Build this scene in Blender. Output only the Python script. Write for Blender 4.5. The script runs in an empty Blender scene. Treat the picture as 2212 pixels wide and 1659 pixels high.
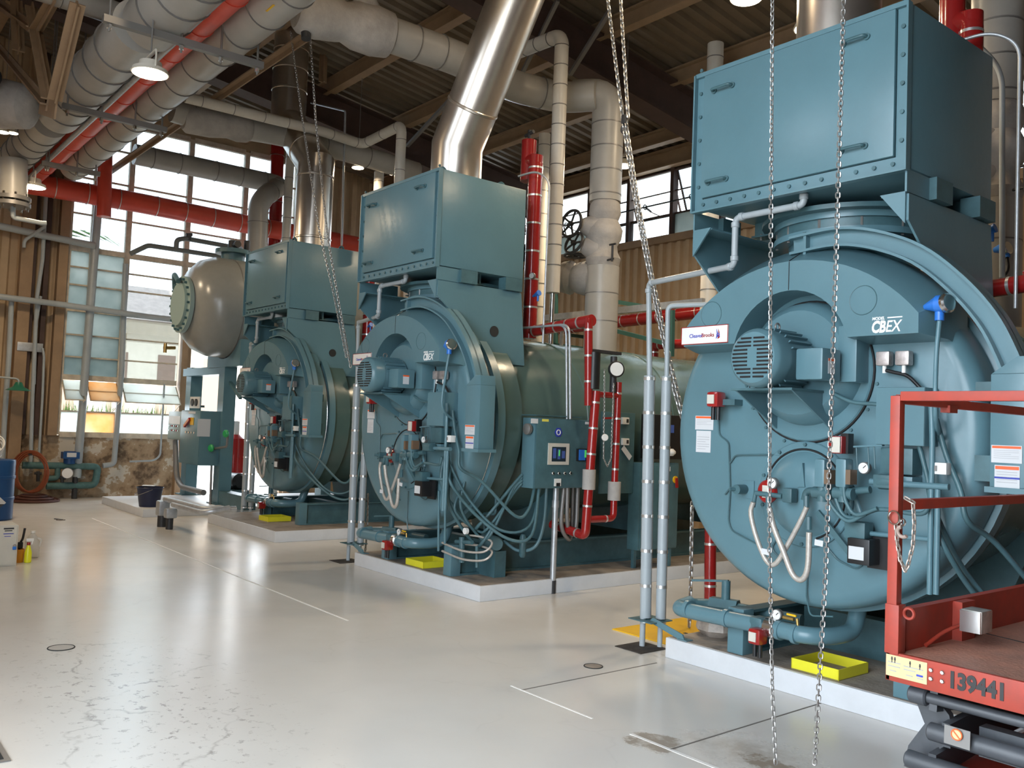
import bpy, bmesh, math, random
from mathutils import Vector as V, Matrix
random.seed(4)
PI = math.pi
scn = bpy.context.scene
COL = scn.collection

# ------------------------------------------------------------------ camera
RT = V((0.62940318, 0.77607742, 0.0394395)); UP = V((0.01316043, -0.06139194, 0.99802697)); FW = V((-0.77696747, 0.6276423, 0.04885379))
EYE = V((6.69189672, -5.11903174, 1.65)); FPX = 1917.0
cd = bpy.data.cameras.new('camera'); cam = bpy.data.objects.new('camera', cd); COL.objects.link(cam)
cd.sensor_width = 36.0; cd.lens = 36.0 * FPX / 2212.0; cd.clip_start = 0.05; cd.clip_end = 400
mw = Matrix.Identity(4)
for i in range(3):
    mw[i][0] = RT[i]; mw[i][1] = UP[i]; mw[i][2] = -FW[i]; mw[i][3] = EYE[i]
cam.matrix_world = mw
scn.camera = cam
vs = scn.view_settings
scn.display_settings.display_device = 'sRGB'
vs.view_transform = 'Standard'; vs.look = 'None'; vs.gamma = 1.0; vs.use_curve_mapping = False; vs.exposure = 0.0
cy = scn.cycles
cy.use_denoising = True
cy.max_bounces = 7; cy.diffuse_bounces = 4; cy.glossy_bounces = 4; cy.transmission_bounces = 4; cy.transparent_max_bounces = 10
cy.sample_clamp_indirect = 6.0; cy.caustics_reflective = False; cy.caustics_refractive = False

# ------------------------------------------------------------------ sky and daylight
wd = bpy.data.worlds.new('sky'); scn.world = wd; wd.use_nodes = True
bg = wd.node_tree.nodes['Background']; bg.inputs[0].default_value = (0.80, 0.90, 1.0, 1); bg.inputs[1].default_value = 11.5

def lamp(name, kind, loc, energy, color=(1, 1, 1), **kw):
    l = bpy.data.lights.new(name, kind); l.energy = energy; l.color = color
    for k, v in kw.items():
        if k == 'portal': l.cycles.is_portal = v
        elif k not in ('aim',): setattr(l, k, v)
    o = bpy.data.objects.new(name, l); COL.objects.link(o); o.location = loc
    if 'aim' in kw:
        o.rotation_euler = V(kw['aim']).to_track_quat('-Z', 'Z' if abs(V(kw['aim']).z) < .9 else 'Y').to_euler()
    return o

XW, YB, YF, XR = -11.6, 7.5, -7.0, 9.5        # window wall, back wall, front wall behind the camera, far right wall
# daylight through the seen windows and the unseen front openings (portals guide the sky light, they add none)
lamp('sky_portal', 'AREA', (XW - .12, .5, 4.1), 1, shape='RECTANGLE', size=4.0, size_y=6.5, aim=(1, 0, 0), portal=True)
lamp('sky_portal', 'AREA', (4.95, YF - .12, 2.95), 1, shape='RECTANGLE', size=4.9, size_y=5.9, aim=(0, 1, 0), portal=True)
lamp('sky_portal', 'AREA', (0, YF - .12, 5.35), 1, shape='RECTANGLE', size=1.6, size_y=1.1, aim=(0, 1, 0), portal=True)
lamp('sky_portal', 'AREA', (-3.7, YB + .12, 6.0), 1, shape='RECTANGLE', size=12.6, size_y=1.4, aim=(0, -1, 0), portal=True)

# ------------------------------------------------------------------ placing by the photograph's pixels on known planes
def ray(px, py): return RT * ((px - 1106) / FPX) - UP * ((py - 829.5) / FPX) + FW
def P(px, py, x=None, y=None, z=None, d=None):
    r = ray(px, py)
    if d is not None: return EYE + r * d
    t = (x - EYE.x) / r.x if x is not None else (y - EYE.y) / r.y if y is not None else (z - EYE.z) / r.z
    return EYE + r * t
def PL(pts, **k): return [P(a, b, **k) for a, b in pts]

# ------------------------------------------------------------------ materials
MATS = {}
def pm(name, rgb, rough=.5, metal=0., var=.0, vscale=4., bump=0., bscale=30., coat=0., emit=0., dirt=None, spec=.5):
    if name in MATS: return MATS[name]
    m = bpy.data.materials.new(name); m.use_nodes = True; MATS[name] = m
    nt = m.node_tree; N = nt.nodes; L = nt.links; b = N['Principled BSDF']
    b.inputs['Base Color'].default_value = (*rgb, 1); b.inputs['Roughness'].default_value = rough; b.inputs['Metallic'].default_value = metal
    b.inputs['Coat Weight'].default_value = coat; b.inputs['Specular IOR Level'].default_value = spec
    if emit:
        b.inputs['Emission Color'].default_value = (*rgb, 1); b.inputs['Emission Strength'].default_value = emit
    if var or bump or dirt:
        tc = N.new('ShaderNodeTexCoord')
        if var or dirt:
            nz = N.new('ShaderNodeTexNoise'); nz.inputs['Scale'].default_value = vscale; nz.inputs['Detail'].default_value = 6; nz.inputs['Roughness'].default_value = .65
            L.new(tc.outputs['Object'], nz.inputs['Vector'])
            r = N.new('ShaderNodeValToRGB'); r.color_ramp.elements[0].position = .35; r.color_ramp.elements[1].position = .68
            c0 = dirt if dirt else tuple(max(0, c * (1 - var)) for c in rgb)
            c1 = rgb if dirt else tuple(min(1, c * (1 + var)) for c in rgb)
            r.color_ramp.elements[0].color = (*c0, 1); r.color_ramp.elements[1].color = (*c1, 1)
            L.new(nz.outputs['Fac'], r.inputs['Fac']); L.new(r.outputs['Color'], b.inputs['Base Color'])
        if bump:
            n2 = N.new('ShaderNodeTexNoise'); n2.inputs['Scale'].default_value = bscale; n2.inputs['Detail'].default_value = 4
            L.new(tc.outputs['Object'], n2.inputs['Vector'])
            bp = N.new('ShaderNodeBump'); bp.inputs['Strength'].default_value = bump; bp.inputs['Distance'].default_value = .02
            L.new(n2.outputs['Fac'], bp.inputs['Height']); L.new(bp.outputs['Normal'], b.inputs['Normal'])
    return m

TEAL = pm('teal_paint', (.108, .212, .250), .30, var=.05, vscale=2.5, bump=.05, bscale=18)
TEALD = pm('teal_paint_dark', (.062, .135, .155), .42, var=.18, vscale=5)  # the same teal, darker and more mottled
SHELL = pm('teal_jacket', (.080, .135, .125), .22, var=.08, vscale=1.2, bump=.30, bscale=2.2)
BLACK = pm('black_plastic', (.012, .012, .013), .4)
DARK = pm('dark_gap', (.02, .022, .022), .8)
IRON = pm('black_iron', (.03, .03, .032), .5, var=.3, vscale=12)
RED = pm('red_enamel', (.31, .015, .014), .22, var=.08, vscale=3, coat=.3)
REDO = pm('orange_red_pipe_paint', (.70, .085, .052), .35, var=.12, vscale=2)
LIFTR = pm('lift_red_paint', (.40, .042, .022), .5, var=.14, vscale=8, dirt=(.28, .042, .026))
DECKR = pm('worn_deck', (.50, .23, .155), .6, vscale=5, dirt=(.33, .175, .13), bump=.2, bscale=60)
STRAP = pm('bright_clamp', (.75, .75, .74), .3, metal=.8)
GALV = pm('galvanized', (.50, .52, .54), .42, metal=.6, var=.12, vscale=14)
GREYP = pm('grey_pipe_paint', (.36, .40, .42), .35, var=.05, vscale=6)
INSUL = pm('pipe_jacket', (.40, .38, .345), .36, var=.07, vscale=3, bump=.06, bscale=6)
INSULW = pm('white_pipe_jacket', (.66, .62, .55), .4, var=.06, vscale=3)
BLANKET = pm('insulation_blanket', (.40, .375, .35), .75, var=.15, vscale=4, bump=.8, bscale=7)
STRAPD = pm('dull_strap', (.22, .21, .20), .45, metal=.4)
STEEL = pm('stack_steel', (.58, .53, .47), .29, metal=.92, var=.10, vscale=2.2, bump=.05, bscale=5)
STEELB = pm('bright_steel', (.72, .72, .71), .22, metal=1.)
CHAIN = pm('chain_steel', (.42, .41, .395), .35, metal=.75, var=.2, vscale=40)
TANB = pm('tan_beam_paint', (.31, .205, .12), .6, var=.12, vscale=3)
BROWN = pm('brown_girder_paint', (.065, .036, .028), .65, var=.2, vscale=3)
DECKM = pm('roof_deck_paint', (.17, .128, .085), .55, var=.14, vscale=1.5)
SIDING = pm('tan_siding', (.46, .335, .21), .6, var=.10, vscale=1.5)
CONC = pm('pad_top_concrete', (.36, .31, .26), .75, var=.25, vscale=4, dirt=(.22, .185, .155), bump=.2)
PADW = pm('white_pad_paint', (.62, .635, .655), .45, var=.04, vscale=6)
WHITE = pm('white_plastic', (.78, .77, .74), .45)
PAPER = pm('label_paper', (.62, .63, .645), .5)
ORANGE = pm('label_orange', (.85, .13, .03), .5)
LINEG = pm('label_print', (.35, .36, .38), .6)
BLUEL = pm('label_blue', (.03, .05, .40), .5)
YELLOW = pm('yellow_tray_paint', (.78, .72, .03), .4, var=.04)
YELMAT = pm('safety_yellow', (.80, .47, .012), .45, var=.06)
BRASS = pm('brass', (.55, .36, .12), .3, metal=.8)
BRAID = pm('braided_hose', (.52, .48, .43), .45, metal=.35, var=.15, vscale=60)
BLUEP = pm('transmitter_blue', (.03, .18, .62), .35)
DRUMB = pm('drum_blue', (.01, .07, .22), .4)
NAVY = pm('navy_bucket', (.010, .017, .055), .4)
RUBR = pm('orange_hose', (.22, .055, .02), .6)
RUBD = pm('brown_hose', (.085, .028, .022), .55)
GREEN = pm('railing_green', (.035, .115, .10), .45)
WGREEN = pm('signal_green', (.02, .35, .10), .4)
ARMG = pm('scissor_grey', (.055, .06, .068), .42, var=.2, vscale=6)
WINF = pm('window_frame_paint', (.60, .52, .41), .6, var=.2, vscale=6)
DIAL = pm('gauge_dial', (.82, .82, .80), .35)
SCREEN = pm('screen_dark', (.02, .035, .05), .2)
LGREEN = pm('led_green', (.10, .60, .12), .4, emit=.35)
LBLUE = pm('led_blue', (.05, .09, .28), .4, emit=.12)
ROOFR = pm('far_roof', (.30, .24, .21), .8, var=.15)
STUCCO = pm('far_stucco', (.62, .53, .42), .85, var=.06)
SHUT = pm('far_shutters', (.22, .14, .10), .7)
TRUNK = pm('palm_trunk', (.22, .17, .12), .9, var=.3, vscale=12)
LEAF = pm('palm_leaf', (.10, .20, .045), .55, var=.25, vscale=3)
GRASS = pm('grass_green', (.12, .21, .055), .8, var=.3, vscale=9)
OUTG = pm('outside_concrete', (.55, .52, .48), .85, var=.08)
TEALPIPE = pm('teal_wall_pipe', (.07, .16, .16), .5, var=.2, vscale=10)
BEIGE = pm('beige_cabinet', (.60, .57, .50), .5, var=.05)

def special(name, fn):
    m = bpy.data.materials.new(name); m.use_nodes = True; nt = m.node_tree
    fn(nt, nt.nodes, nt.links); return m
def _glass(nt, N, L):
    N.remove(N['Principled BSDF']); out = N['Material Output']
    t = N.new('ShaderNodeBsdfTransparent'); t.inputs[0].default_value = (.50, .53, .54, 1)
    g = N.new('ShaderNodeBsdfGlossy'); g.inputs['Roughness'].default_value = .03
    mx = N.new('ShaderNodeMixShader'); fr = N.new('ShaderNodeFresnel'); fr.inputs[0].default_value = 1.35
    L.new(fr.outputs[0], mx.inputs[0]); L.new(t.outputs[0], mx.inputs[1]); L.new(g.outputs[0], mx.inputs[2]); L.new(mx.outputs[0], out.inputs[0])
GLASS = special('clear_pane', _glass)
def _frost(stain):
    def f(nt, N, L):
        N.remove(N['Principled BSDF']); out = N['Material Output']
        tc = N.new('ShaderNodeTexCoord'); nz = N.new('ShaderNodeTexNoise'); nz.inputs['Scale'].default_value = 1.1; nz.inputs['Detail'].default_value = 5
        L.new(tc.outputs['Object'], nz.inputs['Vector'])
        r = N.new('ShaderNodeValToRGB'); r.color_ramp.elements[0].position = .3; r.color_ramp.elements[1].position = .75
        c0, c1 = {False: ((.12, .145, .14), (.27, .28, .265)), True: ((.70, .33, .05), (.80, .76, .66)), 2: ((.62, .66, .66), (.80, .82, .80))}[stain]
        r.color_ramp.elements[0].color = (*c0, 1); r.color_ramp.elements[1].color = (*c1, 1)
        L.new(nz.outputs['Fac'], r.inputs['Fac'])
        a = N.new('ShaderNodeBsdfTranslucent'); d = N.new('ShaderNodeBsdfTransparent'); L.new(r.outputs[0], a.inputs[0])
        d.inputs[0].default_value = (.6, .62, .6, 1)
        mx = N.new('ShaderNodeMixShader'); mx.inputs[0].default_value = .10 if not stain else .15
        L.new(a.outputs[0], mx.inputs[1]); L.new(d.outputs[0], mx.inputs[2]); L.new(mx.outputs[0], out.inputs[0])
    return f
FROST = special('frosted_pane', _frost(False)); FROSTS = special('rust_stained_frosted_pane', _frost(True)); FROSTW = special('white_frosted_pane', _frost(2))
def _jug(nt, N, L):
    N.remove(N['Principled BSDF']); out = N['Material Output']
    t = N.new('ShaderNodeBsdfTransparent'); t.inputs[0].default_value = (.93, .93, .92, 1); g = N.new('ShaderNodeBsdfDiffuse'); g.inputs[0].default_value = (.8, .8, .78, 1)
    mx = N.new('ShaderNodeMixShader'); mx.inputs[0].default_value = .35
    L.new(t.outputs[0], mx.inputs[1]); L.new(g.outputs[0], mx.inputs[2]); L.new(mx.outputs[0], out.inputs[0])
JUG = special('milky_plastic', _jug)

def _floor(nt, N, L):
    b = N['Principled BSDF']; b.inputs['Specular IOR Level'].default_value = .36; tc = N.new('ShaderNodeNewGeometry'); ob = tc.outputs['Position']
    def noise(s, d=5, r=.6, vec=None):
        n = N.new('ShaderNodeTexNoise'); n.inputs['Scale'].default_value = s; n.inputs['Detail'].default_value = d; n.inputs['Roughness'].default_value = r
        L.new(vec or ob, n.inputs['Vector']); return n.outputs['Fac']
    def ramp(f, stops):
        r = N.new('ShaderNodeValToRGB')
        while len(r.color_ramp.elements) < len(stops): r.color_ramp.elements.new(.5)
        for e, (p, c) in zip(r.color_ramp.elements, stops): e.position = p; e.color = c if len(c) == 4 else (*c, 1)
        L.new(f, r.inputs[0]); return r.outputs[0]
    def math_(op, a, b_, c=None):
        m = N.new('ShaderNodeMath'); m.operation = op
        for i, v in enumerate((a, b_, c)):
            if v is None: continue
            if isinstance(v, (int, float)): m.inputs[i].default_value = v
            else: L.new(v, m.inputs[i])
        return m.outputs[0]
    def mix(f, a, b_):
        m = N.new('ShaderNodeMix'); m.data_type = 'RGBA'
        if isinstance(f, (int, float)): m.inputs[0].default_value = f
        else: L.new(f, m.inputs[0])
        for i, v in ((6, a), (7, b_)):
            if isinstance(v, tuple): m.inputs[i].default_value = (*v, 1)
            else: L.new(v, m.inputs[i])
        return m.outputs[2]
    sep = N.new('ShaderNodeSeparateXYZ'); L.new(ob, sep.inputs[0]); X, Y = sep.outputs[0], sep.outputs[1]
    base = ramp(noise(.55, 4), [(.3, (.645, .615, .57)), (.7, (.70, .68, .64))])
    # chipped specks, denser near the worn traffic lane
    def blob(cx, cy_, rx, ry, hard=.35):
        dx = math_('DIVIDE', math_('SUBTRACT', X, cx), rx); dy = math_('DIVIDE', math_('SUBTRACT', Y, cy_), ry)
        d = math_('SQRT', math_('ADD', math_('MULTIPLY', dx, dx), math_('MULTIPLY', dy, dy)), 0)
        d = math_('ADD', d, math_('MULTIPLY', math_('SUBTRACT', noise(7, 7, .72), .5), 2.2))
        r = N.new('ShaderNodeMapRange'); r.inputs[1].default_value = 1.0; r.inputs[2].default_value = 1.0 - hard; r.inputs[3].default_value = 0; r.inputs[4].default_value = 1
        L.new(d, r.inputs[0]); return r.outputs[0]
    lane = blob(1.3, -3.45, 1.9, .75, .9)
    chips = ramp(noise(15, 8, .72), [(.405, (1, 1, 1)), (.43, (0, 0, 0))])
    col = mix(math_('MULTIPLY', chips, math_('ADD', math_('MULTIPLY', lane, .75), .015)), base, (.25, .22, .20))
    vo = N.new('ShaderNodeTexVoronoi'); vo.feature = 'DISTANCE_TO_EDGE'; vo.inputs['Scale'].default_value = .75
    mp = N.new('ShaderNodeVectorMath'); mp.operation = 'ADD'
    nn = N.new('ShaderNodeTexNoise'); nn.inputs['Scale'].default_value = 3.5; nn.inputs['Detail'].default_value = 6; L.new(ob, nn.inputs['Vector'])
    sc = N.new('ShaderNodeVectorMath'); sc.operation = 'SCALE'; sc.inputs['Scale'].default_value = .35; L.new(nn.outputs['Color'], sc.inputs[0])
    L.new(ob, mp.inputs[0]); L.new(sc.outputs[0], mp.inputs[1]); L.new(mp.outputs[0], vo.inputs['Vector'])
    crack = ramp(vo.outputs['Distance'], [(.0, (1, 1, 1)), (.010, (0, 0, 0))])
    brk = ramp(noise(1.6, 3), [(.46, (0, 0, 0)), (.56, (1, 1, 1))])
    col = mix(math_('MULTIPLY', math_('MULTIPLY', crack, brk), math_('ADD', math_('MULTIPLY', lane, .7), .06)), col, (.20, .17, .15))
    st = math_('MAXIMUM', math_('MULTIPLY', blob(3.99, -1.17, .20, .11, .3), 1.0), math_('MAXIMUM', math_('MULTIPLY', blob(3.86, -1.12, .46, .30, .9), .62), math_('MULTIPLY', blob(3.46, -1.43, .17, .15, .25), .85)))
    st = math_('MULTIPLY', st, ramp(noise(9, 7, .7), [(.32, (.35,) * 3), (.5, (1, 1, 1))]))
    col = mix(math_('MULTIPLY', st, .85), col, (.21, .155, .10))
    L.new(col, b.inputs['Base Color'])
    rg = ramp(noise(1.3, 5), [(.3, (.20,) * 3), (.75, (.34,) * 3)])
    L.new(math_('ADD', math_('MULTIPLY', st, .4), math_('ADD', math_('MULTIPLY', noise(2.2, 3), .10), .18)), b.inputs['Roughness'])
    bp = N.new('ShaderNodeBump'); bp.inputs['Strength'].default_value = .07; bp.inputs['Distance'].default_value = .01
    L.new(noise(1.2, 2, .4), bp.inputs['Height']); bp.inputs['Strength'].default_value = .02
FLOORM = special('sealed_floor', _floor)
def _peel(nt, N, L):
    b = N['Principled BSDF']; b.inputs['Roughness'].default_value = .85
    tc = N.new('ShaderNodeTexCoord')
    n = N.new('ShaderNodeTexNoise'); n.inputs['Scale'].default_value = 2.3; n.inputs['Detail'].default_value = 9; n.inputs['Roughness'].default_value = .66
    L.new(tc.outputs['Object'], n.inputs['Vector'])
    r = N.new('ShaderNodeValToRGB'); cr = r.color_ramp
    cr.elements[0].position = .38; cr.elements[0].color = (.13, .085, .05, 1); cr.elements[1].position = .47; cr.elements[1].color = (.36, .25, .155, 1)
    e = cr.elements.new(.545); e.color = (.42, .31, .20, 1); e = cr.elements.new(.565); e.color = (.60, .54, .45, 1)
    L.new(n.outputs['Fac'], r.inputs['Fac']); L.new(r.outputs[0], b.inputs['Base Color'])
PEEL = special('peeling_plinth_paint', _peel)

# ------------------------------------------------------------------ mesh helpers
def frame(ax):
    a = V(ax).normalized(); u = a.orthogonal().normalized()
    if abs(a.z) < .95: u = V((0, 0, 1)).cross(a).normalized()
    return u, a.cross(u).normalized(), a
class M:
    def __init__(s): s.b = bmesh.new()
    def face(s, pts):
        return s.b.faces.new([s.b.verts.new(p) for p in pts])
    def hexa(s, p):          # 8 corners: bottom 4 then top 4
        v = [s.b.verts.new(q) for q in p]
        for f in ((3, 2, 1, 0), (4, 5, 6, 7), (0, 1, 5, 4), (1, 2, 6, 5), (2, 3, 7, 6), (3, 0, 4, 7)): s.b.faces.new([v[i] for i in f])
        return s
    def box(s, x0, x1, y0, y1, z0, z1):
        return s.hexa([(x0, y0, z0), (x1, y0, z0), (x1, y1, z0), (x0, y1, z0), (x0, y0, z1), (x1, y0, z1), (x1, y1, z1), (x0, y1, z1)])
    def cbox(s, c, sx, sy, sz): c = V(c); return s.box(c.x - sx / 2, c.x + sx / 2, c.y - sy / 2, c.y + sy / 2, c.z - sz / 2, c.z + sz / 2)
    def bar(s, p0, p1, w, t, side=(0, 0, 1)):        # rectangular bar; t measured along 'side'
        p0, p1 = V(p0), V(p1); a = (p1 - p0).normalized(); sd = V(side); sd = (sd - a * sd.dot(a))
        if sd.length < 1e-4: sd = V((1, 0, 0)) - a * a.x
        sd.normalize(); u = a.cross(sd).normalized() * (w / 2); v = sd * (t / 2)
        return s.hexa([p0 - u - v, p0 + u - v, p0 + u + v, p0 - u + v, p1 - u - v, p1 + u - v, p1 + u + v, p1 - u + v])
    def loft(s, rings, closed=True, cap0=True, cap1=True):
        R = [[s.b.verts.new(p) for p in r] for r in rings]; n = len(R[0])
        for a, c in zip(R, R[1:]):
            for i in range(n if closed else n - 1):
                j = (i + 1) % n; s.b.faces.new((a[i], a[j], c[j], c[i]))
        if cap0: s.b.faces.new(R[0][::-1])
        if cap1: s.b.faces.new(R[-1])
        return s
    def lathe(s, prof, o, ax, n=32, cap0=True, cap1=True):
        o = V(o); u, v, a = frame(ax); rings = []
        for t, r in prof:
            r = max(r, 1e-4)
            rings.append([o + a * t + (u * math.cos(k * 2 * PI / n) + v * math.sin(k * 2 * PI / n)) * r for k in range(n)])
        return s.loft(rings, True, cap0, cap1)
    def cyl(s, p0, p1, r, r1=None, n=20):
        p0, p1 = V(p0), V(p1); return s.lathe([(0, r), ((p1 - p0).length, r if r1 is None else r1)], p0, p1 - p0, n)
    def disc(s, c, ax, r, t, n=28, bev=0.):
        c = V(c); a = V(ax).normalized()
        pr = [(0, r - bev), (bev, r), (t - bev, r), (t, r - bev)] if bev else [(0, r), (t, r)]
        return s.lathe(pr, c, a, n)
    def ring(s, c, ax, R, r, n=32, m=8, a0=0., a1=2 * PI):
        c = V(c); u, v, a = frame(ax); full = abs(a1 - a0 - 2 * PI) < 1e-6; rings = []
        for k in range(n if full else n + 1):
            t = a0 + (a1 - a0) * k / n; e = u * math.cos(t) + v * math.sin(t)
            rings.append([c + e * (R + r * math.cos(q * 2 * PI / m)) + a * (r * math.sin(q * 2 * PI / m)) for q in range(m)])
        if full: rings.append(rings[0])
        if full:
            vs_ = [[s.b.verts.new(p) for p in g] for g in rings[:-1]]
            for i in range(n):
                g, h = vs_[i], vs_[(i + 1) % n]
                for q in range(m): s.b.faces.new((g[q], h[q], h[(q + 1) % m], g[(q + 1) % m]))
            return s
        return s.loft(rings)
    def tube(s, pts, r, n=10, fillet=0., steps=6, smooth=False):
        pts = [V(p) for p in pts]
        if smooth: pts = catmull(pts, steps)
        elif fillet: pts = rounded(pts, fillet, steps)
        a = (pts[1] - pts[0]).normalized(); u, v, _ = frame(a); rings = []
        for i, p in enumerate(pts):
            d = (pts[min(i + 1, len(pts) - 1)] - pts[max(i - 1, 0)])
            if d.length < 1e-7: d = a.copy()
            d.normalize(); q = a.rotation_difference(d); u = q @ u; a = d; v = a.cross(u).normalized()
            k = 1.0
            rings.append([p + (u * math.cos(w * 2 * PI / n) + v * math.sin(w * 2 * PI / n)) * r * k for w in range(n)])
        return s.loft(rings)
    def prism(s, poly, ext):
        ext = V(ext); A = [V(p) for p in poly]; return s.loft([A, [p + ext for p in A]])
    def link(s, c, a, side, pitch, w, wire, m=5):
        c, a, side = V(c), V(a).normalized(), V(side).normalized(); hl = pitch / 2 + wire * .9; R = w / 2
        path = []
        for k in range(7):
            t = -PI / 2 + PI * k / 6; path.append(a * (hl - R) + a * (R * math.cos(t)) + side * (R * math.sin(t)))
        for k in range(7):
            t = PI / 2 + PI * k / 6; path.append(-a * (hl - R) + a * (R * math.cos(t)) + side * (R * math.sin(t)))
        nrm = a.cross(side); vs_ = []
        for i, p in enumerate(path):
            d = (path[(i + 1) % 14] - path[i - 1]).normalized(); o = d.cross(nrm)
            vs_.append([s.b.verts.new(c + p + (o * math.cos(q * 2 * PI / m) + nrm * math.sin(q * 2 * PI / m)) * wire) for q in range(m)])
        for i in range(14):
            g, h = vs_[i], vs_[(i + 1) % 14]
            for q in range(m): s.b.faces.new((g[q], g[(q + 1) % m], h[(q + 1) % m], h[q]))
        return s
    def chain(s, pts, pitch, wire, w=None, a0=45, tw=12):
        pts = [V(p) for p in pts]; w = w or pitch * .62; acc = 0.; k = 0
        for p, q in zip(pts, pts[1:]):
            d = (q - p); L_ = d.length; d.normalize(); u = d.cross((p + q) / 2 - EYE).normalized(); v = d.cross(u); t = acc
            while t < L_:
                g = math.radians(a0 + 90 * (k % 2) + tw * math.sin(k * .09)); s.link(p + d * t, d, u * math.cos(g) + v * math.sin(g), pitch, w, wire); t += pitch; k += 1
            acc = t - L_
        return s
def rounded(pts, f, steps):
    out = [pts[0]]
    for a, b, c in zip(pts, pts[1:], pts[2:]):
        d0, d1 = (a - b), (c - b); k = min(f, d0.length * .49, d1.length * .49)
        if d0.length < 1e-6 or d1.length < 1e-6: continue
        p, q = b + d0.normalized() * k, b + d1.normalized() * k
        for i in range(steps + 1):
            t = i / steps; out.append(p * (1 - t) ** 2 + b * 2 * t * (1 - t) + q * t * t)
    return out + [pts[-1]]
def catmull(p, steps):
    e = [p[0] * 2 - p[1]] + p + [p[-1] * 2 - p[-2]]; out = []
    for i in range(1, len(e) - 2):
        a, b, c, d = e[i - 1:i + 3]
        for k in range(steps):
            t = k / steps; out.append(.5 * ((2 * b) + (c - a) * t + (2 * a - 5 * b + 4 * c - d) * t * t + (3 * b - a - 3 * c + d) * t ** 3))
    return out + [p[-1]]

def root_of(o):
    while o.parent: o = o.parent
    return o
def tag(o, label=None, cat=None, group=None, kind=None):
    for k, v in (('label', label), ('category', cat), ('group', group), ('kind', kind)):
        if v: o[k] = v
    return o
def thing(name, label, cat, loc, group=None):
    o = bpy.data.objects.new(name, None); COL.objects.link(o); o.location = loc; o.empty_display_size = .1
    return tag(o, label, cat, group)
def obj(name, m, mat, parent=None, bevel=0., label=None, cat=None, group=None, kind=None, flat=False):
    b = m.b; me = bpy.data.meshes.new(name)
    bmesh.ops.recalc_face_normals(b, faces=b.faces)
    if bevel:
        try: bmesh.ops.bevel(b, geom=[e for e in b.edges if len(e.link_faces) == 2 and e.calc_face_angle(0) > .6], offset=bevel, segments=2, affect='EDGES', profile=.6)
        except Exception: pass
    if parent is not None: off = root_of(parent).location.copy()
    else:
        vs_ = [v.co for v in b.verts]
        lo = V((min(v.x for v in vs_), min(v.y for v in vs_), min(v.z for v in vs_))); hi = V((max(v.x for v in vs_), max(v.y for v in vs_), max(v.z for v in vs_)))
        off = V(((lo.x + hi.x) / 2, (lo.y + hi.y) / 2, lo.z))
    bmesh.ops.translate(b, verts=b.verts, vec=-off)
    b.to_mesh(me); b.free()
    if not flat:
        me.shade_smooth(); me.set_sharp_from_angle(angle=math.radians(38))
    me.materials.append(mat)
    o = bpy.data.objects.new(name, me); COL.objects.link(o)
    if parent is not None: o.parent = parent
    else: o.location = off
    return tag(o, label, cat, group, kind)
def struct(name, m, mat, label=None, **k): return obj(name, m, mat, kind='structure', label=label, **k)
def text(name, body, loc, size, mat, parent, rx=PI / 2, rz=0., shear=0., xs=1., ext=.0015, align='CENTER', bold=0., label=None):
    c = bpy.data.curves.new(name, 'FONT'); c.body = body; c.size = size; c.align_x = align; c.align_y = 'CENTER'; c.extrude = ext; c.shear = shear; c.offset = bold; c.resolution_u = 3
    tmp = bpy.data.objects.new(name, c); me = bpy.data.meshes.new_from_object(tmp); bpy.data.objects.remove(tmp)
    me.materials.clear(); me.materials.append(mat); o = bpy.data.objects.new(name, me); COL.objects.link(o); o.parent = parent
    o.location = V(loc) - root_of(parent).location; o.rotation_euler = (rx, 0, rz); o.scale = (xs, 1, 1)
    if label: o['label'] = label
    return o
def kids(o): return [c for c in list(COL.objects) if c.parent == o]
KID = {}
def copy_tree(o, parent=None):
    c = o.copy(); COL.objects.link(c)
    if parent is not None: c.parent = parent
    for ch in KID.get(o.name, []): copy_tree(ch, c)
    return c
def index_tree():
    KID.clear()
    for o in COL.objects:
        if o.parent: KID.setdefault(o.parent.name, []).append(o)

def pipe(name, label, cat, pts, r, mat, fillet=0., n=16, straps=None, smat=None, sw=.02, group=None, sname='strap', sr=1.06):
    """A run of pipe: jacket plus each strap a part; straps = spacing in metres or a list of (point, axis)."""
    pts = [V(p) for p in pts]; root = thing(name, label, cat, min(pts, key=lambda p: p.z), group)
    obj('jacket' if mat in (INSUL, INSULW, BLANKET) else 'pipe_run', M().tube(pts, r, n=n, fillet=fillet or r * 1.6, steps=7), mat, root)
    if straps:
        k = 0
        for a, b in zip(pts, pts[1:]):
            L_ = (b - a).length; d = (b - a).normalized(); t = max(straps * .5, r * 1.7)
            while t < L_ - r * 1.2 and k < 90:
                obj(sname, M().disc(a + d * (t - sw / 2), d, r * sr, sw, n=n), smat or STRAPD, root); t += straps; k += 1
    return root

# ================================================================== THE ROOM
SL = .137
def zr(y): return 7.05 + SL * (YB - y)          # underside of the roof deck
struct('floor', M().box(XW - .3, XR + .3, YF - .3, YB + .3, -.2, 0), FLOORM)
def joint(a, b, w, h, mat, name): return struct(name, M().bar(V(a) + V((0, 0, h)), V(b) + V((0, 0, h)), w, .003), mat)
JL = pm('joint_light', (.80, .79, .76), .5); JD = pm('joint_dark', (.16, .145, .13), .8)
joint((-8.0, -1.44, 0), (0.1, -1.44, 0), .018, .0005, JL, 'trim_1')
joint((2.25, -1.44, 0), (3.0, -1.445, 0), .014, .0005, JL, 'trim_2')
joint((3.3, -1.445, 0), (6.0, -1.445, 0), .022, .0005, JL, 'trim_3')
joint((2.36, -1.44, 0), (2.36, -.18, 0), .010, .0005, JD, 'trim_4')
joint((3.58, -1.44, 0), (3.56, -.0, 0), .010, .0005, JD, 'trim_5')

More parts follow.
